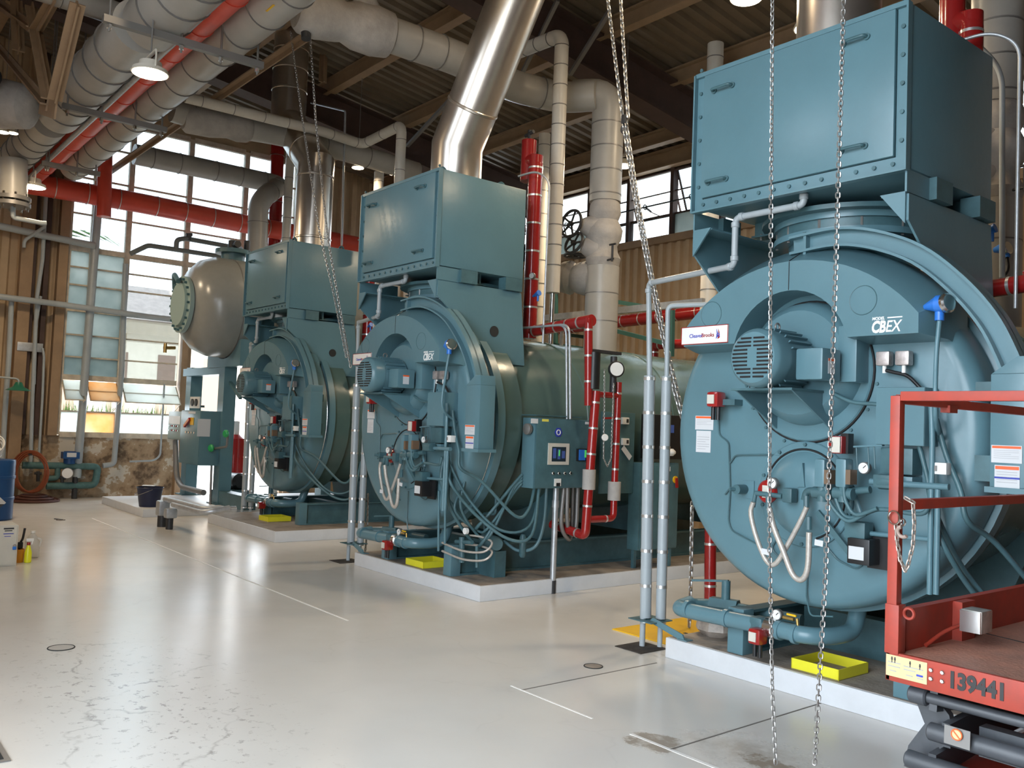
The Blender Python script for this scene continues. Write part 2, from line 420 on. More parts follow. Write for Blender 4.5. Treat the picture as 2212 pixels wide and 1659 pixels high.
def corrugated(name, a, b, up, nrm, pitch, depth, mat, duty=.5):
    """ribbed sheet from a to b (ribs run along 'up'), rib tops toward nrm"""
    a, b, up, nrm = V(a), V(b), V(up), V(nrm); d = (b - a); L_ = d.length; d.normalize(); m = M(); row = []; t = 0; s = pitch * .12
    while t < L_:
        for dt, h in ((0, 0), (pitch * (1 - duty) - s, 0), (pitch * (1 - duty), 1), (pitch - s, 1)):
            if t + dt <= L_: row.append(a + d * (t + dt) + nrm * (h * depth))
        t += pitch
    row.append(b)
    m.loft([row, [p + up for p in row], [p + up - nrm * .02 for p in row], [p - nrm * .02 for p in row], row], closed=False, cap0=False, cap1=False)
    return struct(name, m, mat, flat=True)
# roof
yr0, yr1 = YF - .3, YB + .35
cl = corrugated('ceiling', (XW - .3, yr1, zr(yr1)), (XR + .3, yr1, zr(yr1)), (0, yr0 - yr1, SL * (yr1 - yr0)), (0, 0, -1), .23, .06, DECKM)
def beam(name, p0, p1, w, h, mat, lip=None, web=.03):
    """I-section; p0,p1 on the top line"""
    p0, p1 = V(p0), V(p1); m = M(); dn = V((0, 0, -1)); t = .03
    m.bar(p0 + dn * t / 2, p1 + dn * t / 2, w, t); m.bar(p0 + dn * (h - t / 2), p1 + dn * (h - t / 2), w, t); m.bar(p0 + dn * h / 2, p1 + dn * h / 2, web, h - 2 * t)
    return struct(name, m, mat)
for i, x in enumerate((-7.75, -2.4, 3.1, 8.4)):
    beam('roof_beam', (x, YB, zr(YB) - .30), (x, YF, zr(YF) - .30), .34, .62, BROWN)
for y in (-7.6, -6., -4.4, -2.8, -1.2, .4, 2., 3.6, 5.2, 6.7):
    beam('roof_purlin', (XW, y, zr(y) - .07), (XR, y, zr(y) - .07), .16, .26, TANB)
beam('eave_beam', (XW, YB - .12, 6.98), (XR, YB - .12, 6.98), .22, .34, TANB)
# diagonal roof bracing (thin dark angles)
for a, b in (((1205, 0), (1112, 190)), ((1318, 22), (1232, 160)), ((1000, 185), (880, 315))):
    pa, pb = P(*a, y=2.2), P(*b, y=2.6); struct('roof_brace', M().bar(pa, pb, .05, .05), STRAPD)

# ---- window wall (left)
rails = [1.19, 1.63, 2.27, 2.66, 3.08, 3.57, 4.03, 4.37, 4.72, 5.4, 6.1, 6.75, 7.3]
heavy = {1.19, 2.27, 3.57, 4.72, 7.3}
bays = [(-1.26, -.83), (-.83, -.20), (-.20, .94), (.94, 2.12), (2.12, 3.3)]
t = M(); t.box(XW - .25, XW, YF, 1.0, 0, 1.17); struct('wall_left_plinth', t, PEEL)
corrugated('wall_left', (XW - .08, YF, 1.17), (XW - .08, -1.30, 1.17), (0, 0, 8.0), (1, 0, 0), .30, .05, SIDING)
corrugated('wall_left_siding', (XW - .08, 3.34, 0), (XW - .08, YB, 0), (0, 0, 7.9), (1, 0, 0), .30, .05, SIDING)
t = M(); t.box(XW - .2, XW, -1.3, 3.34, 7.3, 8.4); struct('wall_left_header', t, SIDING)
for nm, y0, y1, z0, z1, mt in (('column_1', -2.06, -1.86, 0, 8.3, TANB), ('column_2', -1.66, -1.58, 1.17, 8.3, BROWN), ('column_3', -1.44, -1.28, 1.17, 8.3, TANB), ('column_4', .93, 1.05, 0, 3.57, TANB), ('column_5', 3.26, 3.44, 0, 8.0, TANB), ('column_6', -1.86, -1.80, 1.17, 8.3, BROWN)):
    struct(nm, M().box(XW - .1, XW + (.16 if mt is TANB else .10), y0, y1, z0, z1), mt)
rng = random.Random(2)
for n, (y0, y1) in enumerate(bays):
    w = thing('window_%d' % (n + 1), None, None, (XW, (y0 + y1) / 2, 1.19)); w['kind'] = 'structure'
    zlo = 1.19 if n < 3 else 3.57
    f = M()
    for y in ((y0, y1) if n == 4 else (y0,)): f.box(XW - .06, XW + .05, y - .05, y + .05, zlo if n else 1.19, 7.3)
    for z in rails:
        if z < zlo - .01: continue
        hgt = .05 if z in heavy else .014
        f.box(XW - .05, XW + (.045 if z in heavy else .02), y0 + .05, y1 - .05, z - hgt, z + hgt)
    obj('window_frame', f, WINF, w)
    for k, (za, zb) in enumerate(zip(rails, rails[1:])):
        if za < zlo - .01: continue
        fr = n < 2 and 2.2 < za < 4.6
        if za == 1.63 and n < 3:              # opened top-hung sash
            s = M(); o = V((XW, 0, 2.2)); dx, dz = .36, -.36
            for a, b in ((0, .5), (.5, 1.)):
                s.loft([[(XW + dx * a, y0 + .05, 2.2 + dz * a), (XW + dx * a, y1 - .05, 2.2 + dz * a), (XW + dx * b, y1 - .05, 2.2 + dz * b), (XW + dx * b, y0 + .05, 2.2 + dz * b)], [(XW + dx * a + .008, y0 + .05, 2.2 + dz * a + .008), (XW + dx * a + .008, y1 - .05, 2.2 + dz * a + .008), (XW + dx * b + .008, y1 - .05, 2.2 + dz * b + .008), (XW + dx * b + .008, y0 + .05, 2.2 + dz * b + .008)]])
            obj('open_sash_pane', s, FROSTS if n == 1 else FROSTW, w)
            s = M()
            for a in (.5, 1.): s.bar((XW + dx * a, y0 + .04, 2.2 + dz * a), (XW + dx * a, y1 - .04, 2.2 + dz * a), .02, .02)
            for yy in (y0 + .05, y1 - .05): s.bar((XW, yy, 2.2), (XW + dx, yy, 2.2 + dz), .02, .02)
            s.bar((XW, y1 - .08, 1.66), (XW + dx, y1 - .06, 2.2 + dz), .014, .014)
            obj('open_sash_frame', s, WINF, w); continue
        mt = FROST if fr else (FROSTS if n == 1 else FROSTW) if (za == 1.19 and n < 3) else GLASS
        obj('pane', M().box(XW - .012, XW - .006, y0 + .036, y1 - .036, za, zb), mt, w)
# door opening beyond the window column
d = thing('door_1', None, None, (XW, 2.1, 0)); d['kind'] = 'structure'
obj('door_frame', M().box(XW - .08, XW + .08, 1.05, 1.14, 0, 3.5).box(XW - .08, XW + .08, 3.2, 3.3, 0, 3.5).box(XW - .08, XW + .08, 1.05, 3.3, 3.35, 3.55), TANB, d)

# ---- back wall with clerestory
corrugated('wall_back', (XW, YB - .02, 0), (XR, YB - .02, 0), (0, 0, 5.25), (0, -1, 0), .21, .05, SIDING)
t = M(); t.box(XW, XR, YB - .14, YB + .08, 5.22, 5.36); struct('trim_6', t, TANB)
t = M(); t.box(XW, XR, YB - .05, YB + .1, 6.62, 7.3).box(x_end := 2.46, XR, YB - .05, YB + .1, 5.3, 6.62); struct('wall_back_upper', t, SIDING)
x = -9.9; n = 6
while x < 2.9:
    w = thing('window_%d' % n, None, None, (x + .56, YB, 5.36)); w['kind'] = 'structure'; n += 1
    f = M().box(x - .04, x + .04, YB - .08, YB + .06, 5.34, 6.64).box(x, x + 1.1, YB - .05, YB, 6.59, 6.66).box(x, x + 1.1, YB - .02, YB + .01, 5.76, 5.79).box(x, x + 1.1, YB - .02, YB + .01, 6.2, 6.22)
    obj('window_frame', f, BROWN, w)
    obj('pane', M().box(x + .04, x + 1.06, YB - .004, YB + .002, 5.36, 5.77), FROST if n % 3 == 0 else GLASS, w)
    s = M(); s.loft([[(x + .06, YB, 6.6), (x + 1.04, YB, 6.6), (x + 1.04, YB + .30, 5.85), (x + .06, YB + .30, 5.85)], [(x + .06, YB + .01, 6.6), (x + 1.04, YB + .01, 6.6), (x + 1.04, YB + .31, 5.85), (x + .06, YB + .31, 5.85)]])
    obj('awning_pane', s, FROSTW if n % 2 else GLASS, w)
    s = M(); s.bar((x + .06, YB, 6.6), (x + .06, YB + .3, 5.85), .03, .03); s.bar((x + 1.04, YB, 6.6), (x + 1.04, YB + .3, 5.85), .03, .03); s.bar((x + .06, YB + .3, 5.85), (x + 1.04, YB + .3, 5.85), .03, .03); s.bar((x + .55, YB - .02, 5.9), (x + .55, YB + .28, 5.86), .015, .015)
    obj('awning_frame', s, BROWN, w)
    x += 1.12
# operator rod of the clerestory sashes
root = thing('window_operator_rod', 'long dark sash operator rod with brackets across the clerestory windows', 'window rod', (-3.5, YB - .12, 5.95))
obj('rod', M().bar((-9.8, YB - .12, 5.98), (7, YB - .12, 5.98), .025, .025), IRON, root)
for k in range(14):
    xx = -9.4 + k * 1.12; obj('bracket', M().bar((xx, YB - .12, 5.98), (xx + .05, YB, 5.9), .03, .03).ring((xx, YB - .12, 5.98), (1, 0, 0), .045, .012, 12, 6), IRON, root)
# ---- walls behind the camera and to the right; unseen front openings shaped for the light
t = M(); t.box(XW, -.8, YF - .2, YF, 0, 9.4).box(-.8, 2.5, YF - .2, YF, 0, 4.8).box(.8, 2.5, YF - .2, YF, 4.8, 5.9).box(7.4, XR, YF - .2, YF, 0, 9.4).box(-.8, 7.4, YF - .2, YF, 5.9, 9.4)
for xx in (2.5, 5.0): t.box(xx - .1, xx + .1, YF - .2, YF, 0, 5.9)
struct('wall_front', t, SIDING)
struct('wall_right', M().box(XR, XR + .2, YF - .2, YB + .2, 0, 9.4), BROWN)
struct('ground_outside', M().box(-90, 60, -70, 70, -.5, -.21), OUTG)

# ================================================================== OUTSIDE
def palm(x, y, h, seed, label):
    r = random.Random(seed); root = thing('palm_tree', label, 'tree', (x, y, -.2), 'palms outside the window wall')
    obj('trunk', M().tube([(x, y, -.2), (x + .1, y + .05, h * .5), (x + .05, y, h)], .17, n=10, smooth=True), TRUNK, root)
    m = M()
    for k in range(26):
        a = k * 2.4; el = r.uniform(-.5, 1.1); L_ = r.uniform(1.7, 2.5); d = V((math.cos(a), math.sin(a), 0)); q = V((x + .05, y, h)); prev = None
        for s in range(9):
            t_ = s / 8; p = q + d * (L_ * t_) + V((0, 0, L_ * (math.sin(el) * t_ - .75 * t_ * t_)))
            if prev is not None:
                sd = d.cross(V((0, 0, 1))); wl = .55 * math.sin(PI * (t_ * .85 + .08)); nd = p - prev
                for sg in (-1, 1):
                    tip = p + sd * sg * wl + V((0, 0, -.22 * wl)) + nd * .8
                    m.face([prev, prev + nd * .55, tip])
            prev = p
    obj('crown', m, LEAF, root, flat=True)
palm(-17.2, -.9, 5.6, 1, 'palm tree with drooping fronds outside the frosted window panes')
palm(-26., -1.2, 7.4, 5, 'taller palm tree farther out behind the clear window panes')
palm(-16.0, -5.2, 3.4, 9, 'low palm tree standing aside of the window bays')
root = thing('neighbor_building', 'pale stucco building with brown shuttered windows seen through the left windows', 'building', (-33, 4, 0))
obj('wall', M().box(-38, -33, -2, 12, -.3, 5.6), STUCCO, root)
obj('roof', M().prism([(-39, -2.6, 5.6), (-32.4, -2.6, 5.6), (-35.5, -2.6, 7.4)], (0, 15, 0)), ROOFR, root)
for k in range(6):
    yy = -.9 + k * 2.0; o_ = obj('shutter_window', M().box(-33.08, -32.98, yy, yy + .75, 1.6, 4.2), SHUT, root)
root = thing('covered_walkway', 'cream roofed walkway outside the third window bay', 'walkway', (-19, 3, 0))
obj('roof_slab', M().box(-21, -18, 1.2, 5.6, 3.75, 4.05), STUCCO, root)
for yy in (1.5, 5.2): obj('post', M().box(-18.4, -18.2, yy, yy + .2, -.2, 3.75), STUCCO, root)
m = M(); r = random.Random(3)
for k in range(900):
    x, y = r.uniform(-13.3, -12.6), r.uniform(-2, 1.1); h = r.uniform(.15, .5); a = r.uniform(0, 6.28); l = r.uniform(.03, .14)
    m.face([(x, y, 1.32), (x + .03 * math.cos(a), y + .03 * math.sin(a), 1.32), (x + l * math.cos(a), y + l * math.sin(a), 1.42 + h)])
obj('tall_grass', m, GRASS, None, label='tall grass growing in the planter outside the open sashes', cat='grass', kind='stuff', flat=True)
tag(obj('planter_wall', M().box(-13.4, -12.5, -2.2, 1.1, -.2, 1.325), OUTG), 'concrete planter bed outside the low window panes', 'planter')
tag(obj('neighbor_roof', M().prism([(-14, 13, 6.3), (14, 13, 6.3), (14, 19, 8.6), (-14, 19, 8.6)], (0, 0, -.15)), ROOFR), 'corrugated roof of the next building beyond the clerestory', 'roof')
tag(obj('neighbor_gable', M().box(-14, 14, 13.6, 13.9, -.2, 6.3), STUCCO), 'plain wall of the next building beyond the clerestory', 'building')

# ================================================================== CONCRETE PADS
XB = [3.47, -1.21, -5.65]                      # boiler centre lines
def pad(name, x0, x1, y0, y1, label, h=.15):
    root = thing(name, label, 'concrete pad', ((x0 + x1) / 2, (y0 + y1) / 2, 0))
    c = .02
    obj('painted_side', M().box(x0, x1, y0, y1, 0, h - .004), PADW, root, bevel=.008)
    obj('bare_top', M().box(x0 + c, x1 - c, y0 + c, y1 - c, h - .004, h), CONC, root)
    return root
pad('equipment_pad', 2.28, 4.70, 0, 5.9, 'white-sided concrete pad under the nearest boiler')
pad('equipment_pad', -2.40, 0.0, 0, 5.9, 'white-sided concrete pad under the middle boiler')
pad('equipment_pad', -6.90, -4.46, -.05, 5.9, 'white-sided concrete pad under the farthest boiler')
tag(obj('equipment_pad', M().box(-10.3, -7.9, -.72, 4.2, 0, .13), PADW, bevel=.008), 'all-white concrete pad under the storage tank stand', 'concrete pad')

# ================================================================== BOILERS (built where the nearest one stands, then copied)
X0 = XB[0]; ZC = 1.68; YD = -.08
def B(x, y, z): return V((X0 + x, y, z))
def cyl_y(m, x, z, y0, y1, r, n=28, bev=0.): return m.disc(B(x, y0, z), (0, 1, 0), r, y1 - y0, n, bev)
def arcp(cx, cz, r, a0, a1, n, y): return [B(cx + r * math.cos(math.radians(a0 + (a1 - a0) * k / n)), y, cz + r * math.sin(math.radians(a0 + (a1 - a0) * k / n))) for k in range(n + 1)]
def label_sheet(name, q, y, parent, head=ORANGE, lines=5, foot=None, lab=None, nx=0):
    """sticker given by its photo-pixel corners on a plane y"""
    a, b = P(*q[0], y=y), P(*q[1], y=y); x0, x1 = a.x, b.x; z1, z0 = a.z, b.z
    o = obj(name, M().box(x0, x1, y - .003, y, z0, z1), PAPER, parent, label=lab)
    h = z1 - z0; w = x1 - x0
    if head: obj('heading_strip', M().box(x0 + w * .03, x1 - w * .03, y - .004, y - .003, z1 - h * .18, z1 - h * .04), head, o)
    m = M()
    for k in range(lines): m.box(x0 + w * .08, x1 - w * (.1 + .25 * (k % 3 == 2)), y - .004, y - .003, z1 - h * (.28 + .11 * k) - h * .018, z1 - h * (.28 + .11 * k))
    if lines: obj('print', m, LINEG, o)
    if foot: obj('footer_strip', M().box(x0, x1, y - .004, y - .003, z0 + h * foot, z0 + h * (foot + .08)), BLUEL, o)
    return o

def build_boiler():
    T = thing('fire_tube_boiler', 'nearest teal boiler with round door, beside the red scissor lift', 'boiler', (X0, 2.6, .15), 'row of teal boilers')
    # shell
    m = M().lathe([(.30, .9), (.30, 1.06), (.56, 1.06), (.58, .97), (1.55, .97), (1.56, .98), (1.66, .98), (1.67, .97), (2.95, .97), (2.96, .98), (3.06, .98), (3.07, .97), (5.2, .97), (5.35, .85)], B(0, 0, ZC), (0, 1, 0), 64)
    obj('shell', m, SHELL, T)
    # front door: dished rim then hinge flange
    m = M().lathe([(YD, .02), (YD, 1.0), (YD + .012, 1.05), (YD + .05, 1.085), (YD + .11, 1.10), (.17, 1.10), (.18, 1.07), (.19, 1.07), (.20, 1.13), (.29, 1.13), (.30, 1.02)], B(0, 0, ZC), (0, 1, 0), 72)
    door = obj('front_door', m, TEAL, T)
    obj('door_gasket', M().ring(B(0, .185, ZC), (0, 1, 0), 1.082, .008, 72, 6), STEELB, T)
    m = M(); cyl_y(m, 0, 2.08, YD - .02, YD, .445, 48, .008); obj('fan_casing_plate', m, TEAL, door)
    obj('casing_seal', M().ring(B(0, YD - .004, 2.08), (0, 1, 0), .45, .008, 56, 6), BLACK, door)
    m = M(); cyl_y(m, 0, 1.30, YD - .02, YD, .335, 40, .006); obj('burner_flange', m, TEAL, door)
    obj('flange_seal', M().ring(B(0, YD - .022, 1.30), (0, 1, 0), .285, .007, 48, 6, math.radians(-20), math.radians(250)), BLACK, door)
    m = M(); m.lathe([(YD - .09, .10), (YD - .075, .20), (YD - .03, .26), (YD - .02, .27)], B(0, 0, 1.30), (0, 1, 0), 36); obj('burner_head', m, TEAL, door)
    for k in range(10):
        a = k * PI / 5 + .3; m = M(); cyl_y(m, .315 * math.cos(a), 1.30 + .315 * math.sin(a), YD - .034, YD - .02, .012, 6); obj('bolt', m, TEALD, door)
    for k in range(9):
        a = math.radians(-170 + k * 20); m = M(); cyl_y(m, .475 * math.cos(a), 2.08 + .475 * math.sin(a), YD - .012, YD, .011, 6); obj('bolt', m, TEALD, door)
    # air hood: crescent with bevelled crown
    yf, yb = -.32, .12
    def hood(y, ro, xr, zb, ri, zi):
        q = math.degrees(math.acos(xr / ro)); e = math.degrees(math.asin((zb - zi) / ri))
        return arcp(0, ZC, ro, q, 180 - q, 24, y) + [B(-xr, y, zb)] + arcp(0, zi, ri, 180 - e, e, 18, y) + [B(xr, y, zb)]
    outer = hood(yf, 1.08, .83, 2.26, .415, 2.16); mid_ = hood(yf + .20, 1.19, .90, 2.24, .415, 2.16); back = hood(yb, 1.19, .90, 2.20, .415, 2.16)
    m = M(); m.loft([outer, mid_, back]); obj('air_hood', m, TEAL, T)
    hd = [o for o in COL.objects if o.name.startswith('air_hood')][-1]
    m = M(); m.bar(B(0, yf - .001, 2.578), B(0, yf - .001, 2.757), .005, .002, (0, 1, 0)); m.bar(B(0, yf, 2.762), B(0, yf + .20, 2.872), .005, .004, (0, .4, 1)); obj('hood_seam', m, DARK, hd)
    for sx in (-.60, .50):
        obj('inspection_disc', M().ring(B(sx, yf, 2.47), (0, 1, 0), .085, .003, 28, 5), TEALD, hd)
    # impeller housing under the hood
    m = M().lathe([(-.22, .10), (-.22, .33), (-.18, .375), (YD, .40)], B(0, 0, 2.13), (0, 1, 0), 40); obj('impeller_housing', m, TEAL, T)
    m = M(); m.box(X0 + .30, X0 + .42, -.24, YD, 2.0, 2.34); obj('housing_flange', m, TEAL, T, bevel=.006)
    # name sign and lettering
    a, b = P(1478, 703, y=yf - .004), P(1576, 742, y=yf - .004)
    m = M(); cz = (P(1478, 728, y=yf).z + P(1575, 719, y=yf).z) / 2; x0 = X0 - .845; x1 = x0 + .40
    sg = obj('name_sign', M().box(x0, x1, yf - .012, yf - .002, cz - .062, cz + .062), WHITE, T, bevel=.004, label='white sign with red edge and lettering')
    m = M()
    for q in ((x0, x1, cz + .057, cz + .062), (x0, x1, cz - .062, cz - .057), (x0, x0 + .005, cz - .062, cz + .062), (x1 - .005, x1, cz - .062, cz + .062)): m.box(q[0], q[1], yf - .0135, yf - .0118, q[2], q[3])
    obj('red_edge', m, RED, sg)
    text('lettering', 'Cleaver', (x0 + .130, yf - .0125, cz - .004), .037, BLUEL, sg, ext=.0008, bold=.0006)
    text('lettering', 'Brooks', (x0 + .231, yf - .0125, cz - .004), .037, RED, sg, ext=.0008, bold=.0006)
    for nm, mt, dx, tilt in (('emblem', BLUEL, .300, .006), ('emblem', RED, .314, -.004)):
        m = M(); m.prism([(x0 + dx, yf - .0135, cz - .034), (x0 + dx + .018, yf - .0135, cz - .02 + tilt), (x0 + dx + .014, yf - .0135, cz + .012), (x0 + dx + .004, yf - .0135, cz + .036), (x0 + dx + .007, yf - .0135, cz)], (0, .0015, 0)); obj(nm, m, mt, sg)
    obj('emblem', M().ring((x0 + .318, yf - .013, cz - .006), (0, 1, 0), .011, .003, 16, 5), BLUEL, sg)
    WT = pm('white_lettering', (.82, .84, .84), .5)
    c = P(1910, 705, y=yf - .002)
    text('lettering', 'CB', c + V((-.036, 0, -.004)), .092, WT, hd, shear=.18, xs=.72, bold=.004, ext=.0012)
    text('lettering', 'EX', c + V((.050, 0, -.004)), .092, WT, hd, shear=.22, xs=.80, bold=.0012, ext=.0012)
    text('lettering', 'MODEL', c + V((-.036, 0, .047)), .024, WT, hd, shear=.18, xs=.95, bold=.0008, ext=.0012)
    obj('lettering_bar', M().box(c.x + .018, c.x + .105, c.y, c.y + .002, c.z + .045, c.z + .052), WT, hd)
    # blower motor
    R = .18; mx, mz = -.025, 2.13
    m = M().lathe([(-.50, R * .98), (-.24, R * .98), (-.235, R * .75), (-.18, R * .75)], B(mx, 0, mz), (0, 1, 0), 40); mot = obj('blower_motor', m, TEAL, T)
    m = M().lathe([(-.645, R * .55), (-.64, R * .86), (-.62, R * .96), (-.60, R), (-.50, R), (-.495, R * .97)], B(mx, 0, mz), (0, 1, 0), 40); fc = obj('fan_cover', m, TEAL, mot)
    for k in range(11):
        zz = mz + (k - 5) * .0235; hw = math.sqrt(max(0, (R * .80) ** 2 - (zz - mz) ** 2)); gap = .034 if abs(k - 5) <= 2 else .008
        m = M()
        for s in (-1, 1):
            if hw > gap + .012: m.box(X0 + mx + s * (hw + gap) / 2 - (hw - gap) / 2, X0 + mx + s * (hw + gap) / 2 + (hw - gap) / 2, -.6465, -.640, zz - .0055, zz + .0055)
        obj('vent_slot', m, BLACK, fc)
    for k in range(22):
        a = math.radians(20 + k * 14); m = M(); e = V((math.cos(a), 0, math.sin(a))); m.bar(B(mx, -.49, mz) + e * R * .99, B(mx, -.26, mz) + e * R * .99, .008, .03, e); obj('cooling_fin', m, TEAL, mot)
    jb = obj('junction_box', M().box(X0 + .16, X0 + .34, -.47, -.27, 2.00, 2.19), TEAL, mot, bevel=.015)
    obj('warning_label', M().box(X0 + .34, X0 + .342, -.41, -.34, 2.04, 2.13), PAPER, jb); obj('heading_strip', M().box(X0 + .3405, X0 + .343, -.41, -.34, 2.115, 2.13), ORANGE, jb)
    obj('lifting_eye', M().ring(B(mx + .02, -.42, mz + R + .025), (1, 0, 0), .022, .006, 16, 6), STRAPD, mot)
    # motor shelf with gussets
    m = M().box(X0 - .24, X0 + .20, -.56, YD, 1.935, 1.95); sh = obj('motor_shelf', m, TEALD, T)
    for sx in (-.22, .18):
        obj('gusset', M().prism([B(sx, -.54, 1.935), B(sx, YD, 1.935), B(sx, YD, 1.70)], (.012, 0, 0)), TEAL, sh)
    # economizer-side exhaust collar
    m = M().lathe([(0, .42), (.30, .42), (.30, .52), (.34, .52), (.34, .47), (.40, .47), (.40, .52), (.44, .52), (.44, .42), (.50, .42)], B(0, .42, ZC + .98), (0, 0, 1), 40); obj('flue_collar', m, TEAL, T)
    for k in range(12):
        a = k * PI / 6 + .1; obj('flange_bolt', M().cyl(B(.495 * math.cos(a), .42 + .495 * math.sin(a), 2.95), B(.495 * math.cos(a), .42 + .495 * math.sin(a), 3.12), .010, n=6), STRAPD, T)
    # hinge arm: curved I-beam from above the hood to the post at the right
    cur = [(-.07, 2.94), (.25, 2.955), (.52, 2.90), (.80, 2.77), (1.03, 2.57), (1.20, 2.36), (1.31, 2.14), (1.375, 1.95)]
    cc = catmull([V((a, 0, b)) for a, b in cur], 5); N_ = len(cc); w = .118
    ins = []
    for i, p in enumerate(cc):
        d = (cc[min(i + 1, N_ - 1)] - cc[max(i - 1, 0)]).normalized(); ins.append(p + V((-d.z, 0, d.x)) * -w)
    ya, ybk = -.23, -.09
    m = M()
    def strip(A, y0, y1, t, sg):
        rings = []
        for i, p in enumerate(A):
            d = (A[min(i + 1, N_ - 1)] - A[max(i - 1, 0)]).normalized(); nn_ = V((-d.z, 0, d.x)) * sg * t
            rings.append([B(p.x, y0, p.z), B(p.x, y1, p.z), B(p.x + nn_.x, y1, p.z + nn_.z), B(p.x + nn_.x, y0, p.z + nn_.z)])
        m.loft(rings)
    strip(cc, ya, ybk, .016, -1); strip(ins, ya, ybk, .016, 1)
    rings = [[B(a.x, -.175, a.z), B(a.x, -.155, a.z), B(b.x, -.155, b.z), B(b.x, -.175, b.z)] for a, b in zip(cc, ins)]
    m.loft(rings); arm = obj('davit_arm', m, TEAL, T)
    obj('arm_end_plate', M().box(X0 + .03, X0 + .05, ya + .01, ybk, 2.75, 2.95), TEAL, arm)
    obj('hanger_bolt', M().cyl(B(.0, -.16, 2.60), B(.0, -.16, 2.97), .012), TEALD, arm)
    m = M().box(X0 + 1.18, X0 + 1.40, ya - .005, ybk + .03, 1.44, 2.03); m.prism([B(1.18, ya - .005, 2.03), B(1.40, ya - .005, 2.03), B(1.39, ya - .005, 2.12), B(1.31, ya - .005, 2.12)], (0, ybk + .035 - ya, 0)); post = obj('hinge_post', m, TEAL, T, bevel=.004)
    obj('foot_plate', M().box(X0 + 1.16, X0 + 1.42, ya - .02, ybk + .05, 1.41, 1.44), TEAL, post)
    for za, zb in ((1.46, 1.60), (1.90, 2.0)): obj('hinge_bracket', M().box(X0 + 1.04, X0 + 1.20, ybk, .06, za, zb), TEALD, post)
    L1 = label_sheet('warning_label', ((2142, 961), (2208, 1002)), ya - .005, post, lines=5)
    L2 = label_sheet('notice_label', ((2149, 1004), (2203, 1058)), ya - .005, post, lines=5, foot=.42)
    # warning labels on the left of the door
    label_sheet('warning_label', ((1503, 898), (1541, 929)), YD - .001, door, lines=4)
    label_sheet('data_label', ((1505, 930), (1535, 978)), YD - .001, door, head=None, lines=6, lab='grey paper data label')
    obj('caution_sticker', M().box(X0 - .03, X0 + .05, -.2035, -.2005, 2.335, 2.36), PAPER, door)
    # limit switch, red with black glands
    def red_switch(q, y, rr, parent=T, face=True, glands=True):
        p = P(*q, y=y); m = M().cbox(p, rr * 1.9, .10, rr * 2.1); o = obj('limit_switch', m, RED, parent, bevel=rr * .45, label='red switch with cream cover')
        if face: obj('cover_plate', M().cbox(p + V((-.005, -.053, 0)), rr * 1.1, .008, rr * 1.2), BEIGE, o)
        if glands:
            for s in (-.4, .4): obj('cable_gland', M().cyl(p + V((s * rr, 0, -rr)), p + V((s * rr, 0, -rr * 2.7)), rr * .3), BLACK, o)
        return p
    red_switch((1547, 863), YD - .10, .052)
    obj('switch_bracket', M().box(*[X0 - .60, X0 - .50, YD - .09, YD, 1.86, 1.90]), TEALD, door)
    p = P(1655, 1062, y=YD - .1); o = obj('actuator', M().disc(p, (0, 1, 0), .075, .08, 28, .012), RED, T, label='round red actuator')
    obj('cover_plate', M().cbox(p + V((0, -.004, 0)), .05, .008, .08), BEIGE, o)
    def gauge(q, y, r, face=(0, -1, 0), parent=T, x=None):
        p = P(*q, y=y) if x is None else P(*q, x=x); f = V(face).normalized()
        o = obj('pressure_gauge', M().disc(p + f * -.035, f, r, .035, 24, .004), STRAPD, parent)
        obj('dial', M().disc(p, f, r * .86, .003, 24), DIAL, o); u, v, _ = frame(f)
        obj('needle', M().bar(p + f * .004, p + f * .004 + (u * .5 + v * .45) * r, .004, .002, f), BLACK, o); return o
    gauge((1667, 1044), YD - .19, .036); gauge((1865, 1011), YD - .14, .036); gauge((1677, 1328), -.02, .036)
    p = P(1698, 1034, y=YD - .06); o = obj('sight_port', M().ring(p, (0, 1, 0), .022, .009, 20, 8), BRASS, T); obj('sight_glass', M().disc(p, (0, -1, 0), .018, .006), BLACK, o)
    p = P(1600, 1057, y=YD - .05); o = obj('flame_scanner', M().cyl(p + V((0, -.05, 0)), p + V((0, .05, 0)), .032).cyl(p + V((-.03, -.08, 0)), p + V((0, -.02, 0)), .012), TEALD, T); obj('mount_plate', M().cbox(p + V((.03, .045, 0)), .09, .006, .12), TEAL, o)
    # two gas solenoid valves with brown coil plates
    for qx in (1778, 1824):
        p = P(qx, 1022, y=YD - .20); o = obj('solenoid_valve', M().cbox(p, .07, .09, .17), TEAL, T, bevel=.016, label='teal solenoid valve with brown coil plate')
        obj('coil_plate', M().cbox(p + V((.05, -.01, -.02)), .03, .075, .085), pm('coil_brown', (.16, .10, .06), .5), o)
        obj('valve_body', M().cyl(p + V((-.06, 0, -.12)), p + V((.06, 0, -.12)), .035).cyl(p + V((0, 0, -.17)), p + V((0, 0, -.08)), .032), TEALD, o)
    p = P(1812, 961, y=YD - .17); o = obj('gas_switch', M().cbox(p, .09, .09, .105), RED, T, bevel=.008, label='red gas switch with cream cover'); obj('cover_plate', M().cbox(p + V((.012, -.05, 0)), .055, .012, .092), BEIGE, o); obj('housing_back', M().cbox(p + V((.035, .03, .01)), .05, .06, .12), BLACK, o)
    for qx in (1850, 1875, 1888): obj('linkage_rod', M().cyl(P(qx, 965, y=YD - .14), P(qx + 2, 1012, y=YD - .14), .005, n=8), TEALD, T)
    obj('linkage_bar', M().bar(P(1846, 965, y=YD - .14), P(1908, 962, y=YD - .14), .03, .01), TEAL, T)
    # horizontal oil and gas manifold
    obj('manifold_pipe', M().tube(PL([(1738, 1080), (1742, 1060), (1830, 1062), (1880, 1058)], y=YD - .16), .022, fillet=.03), TEALD, T)
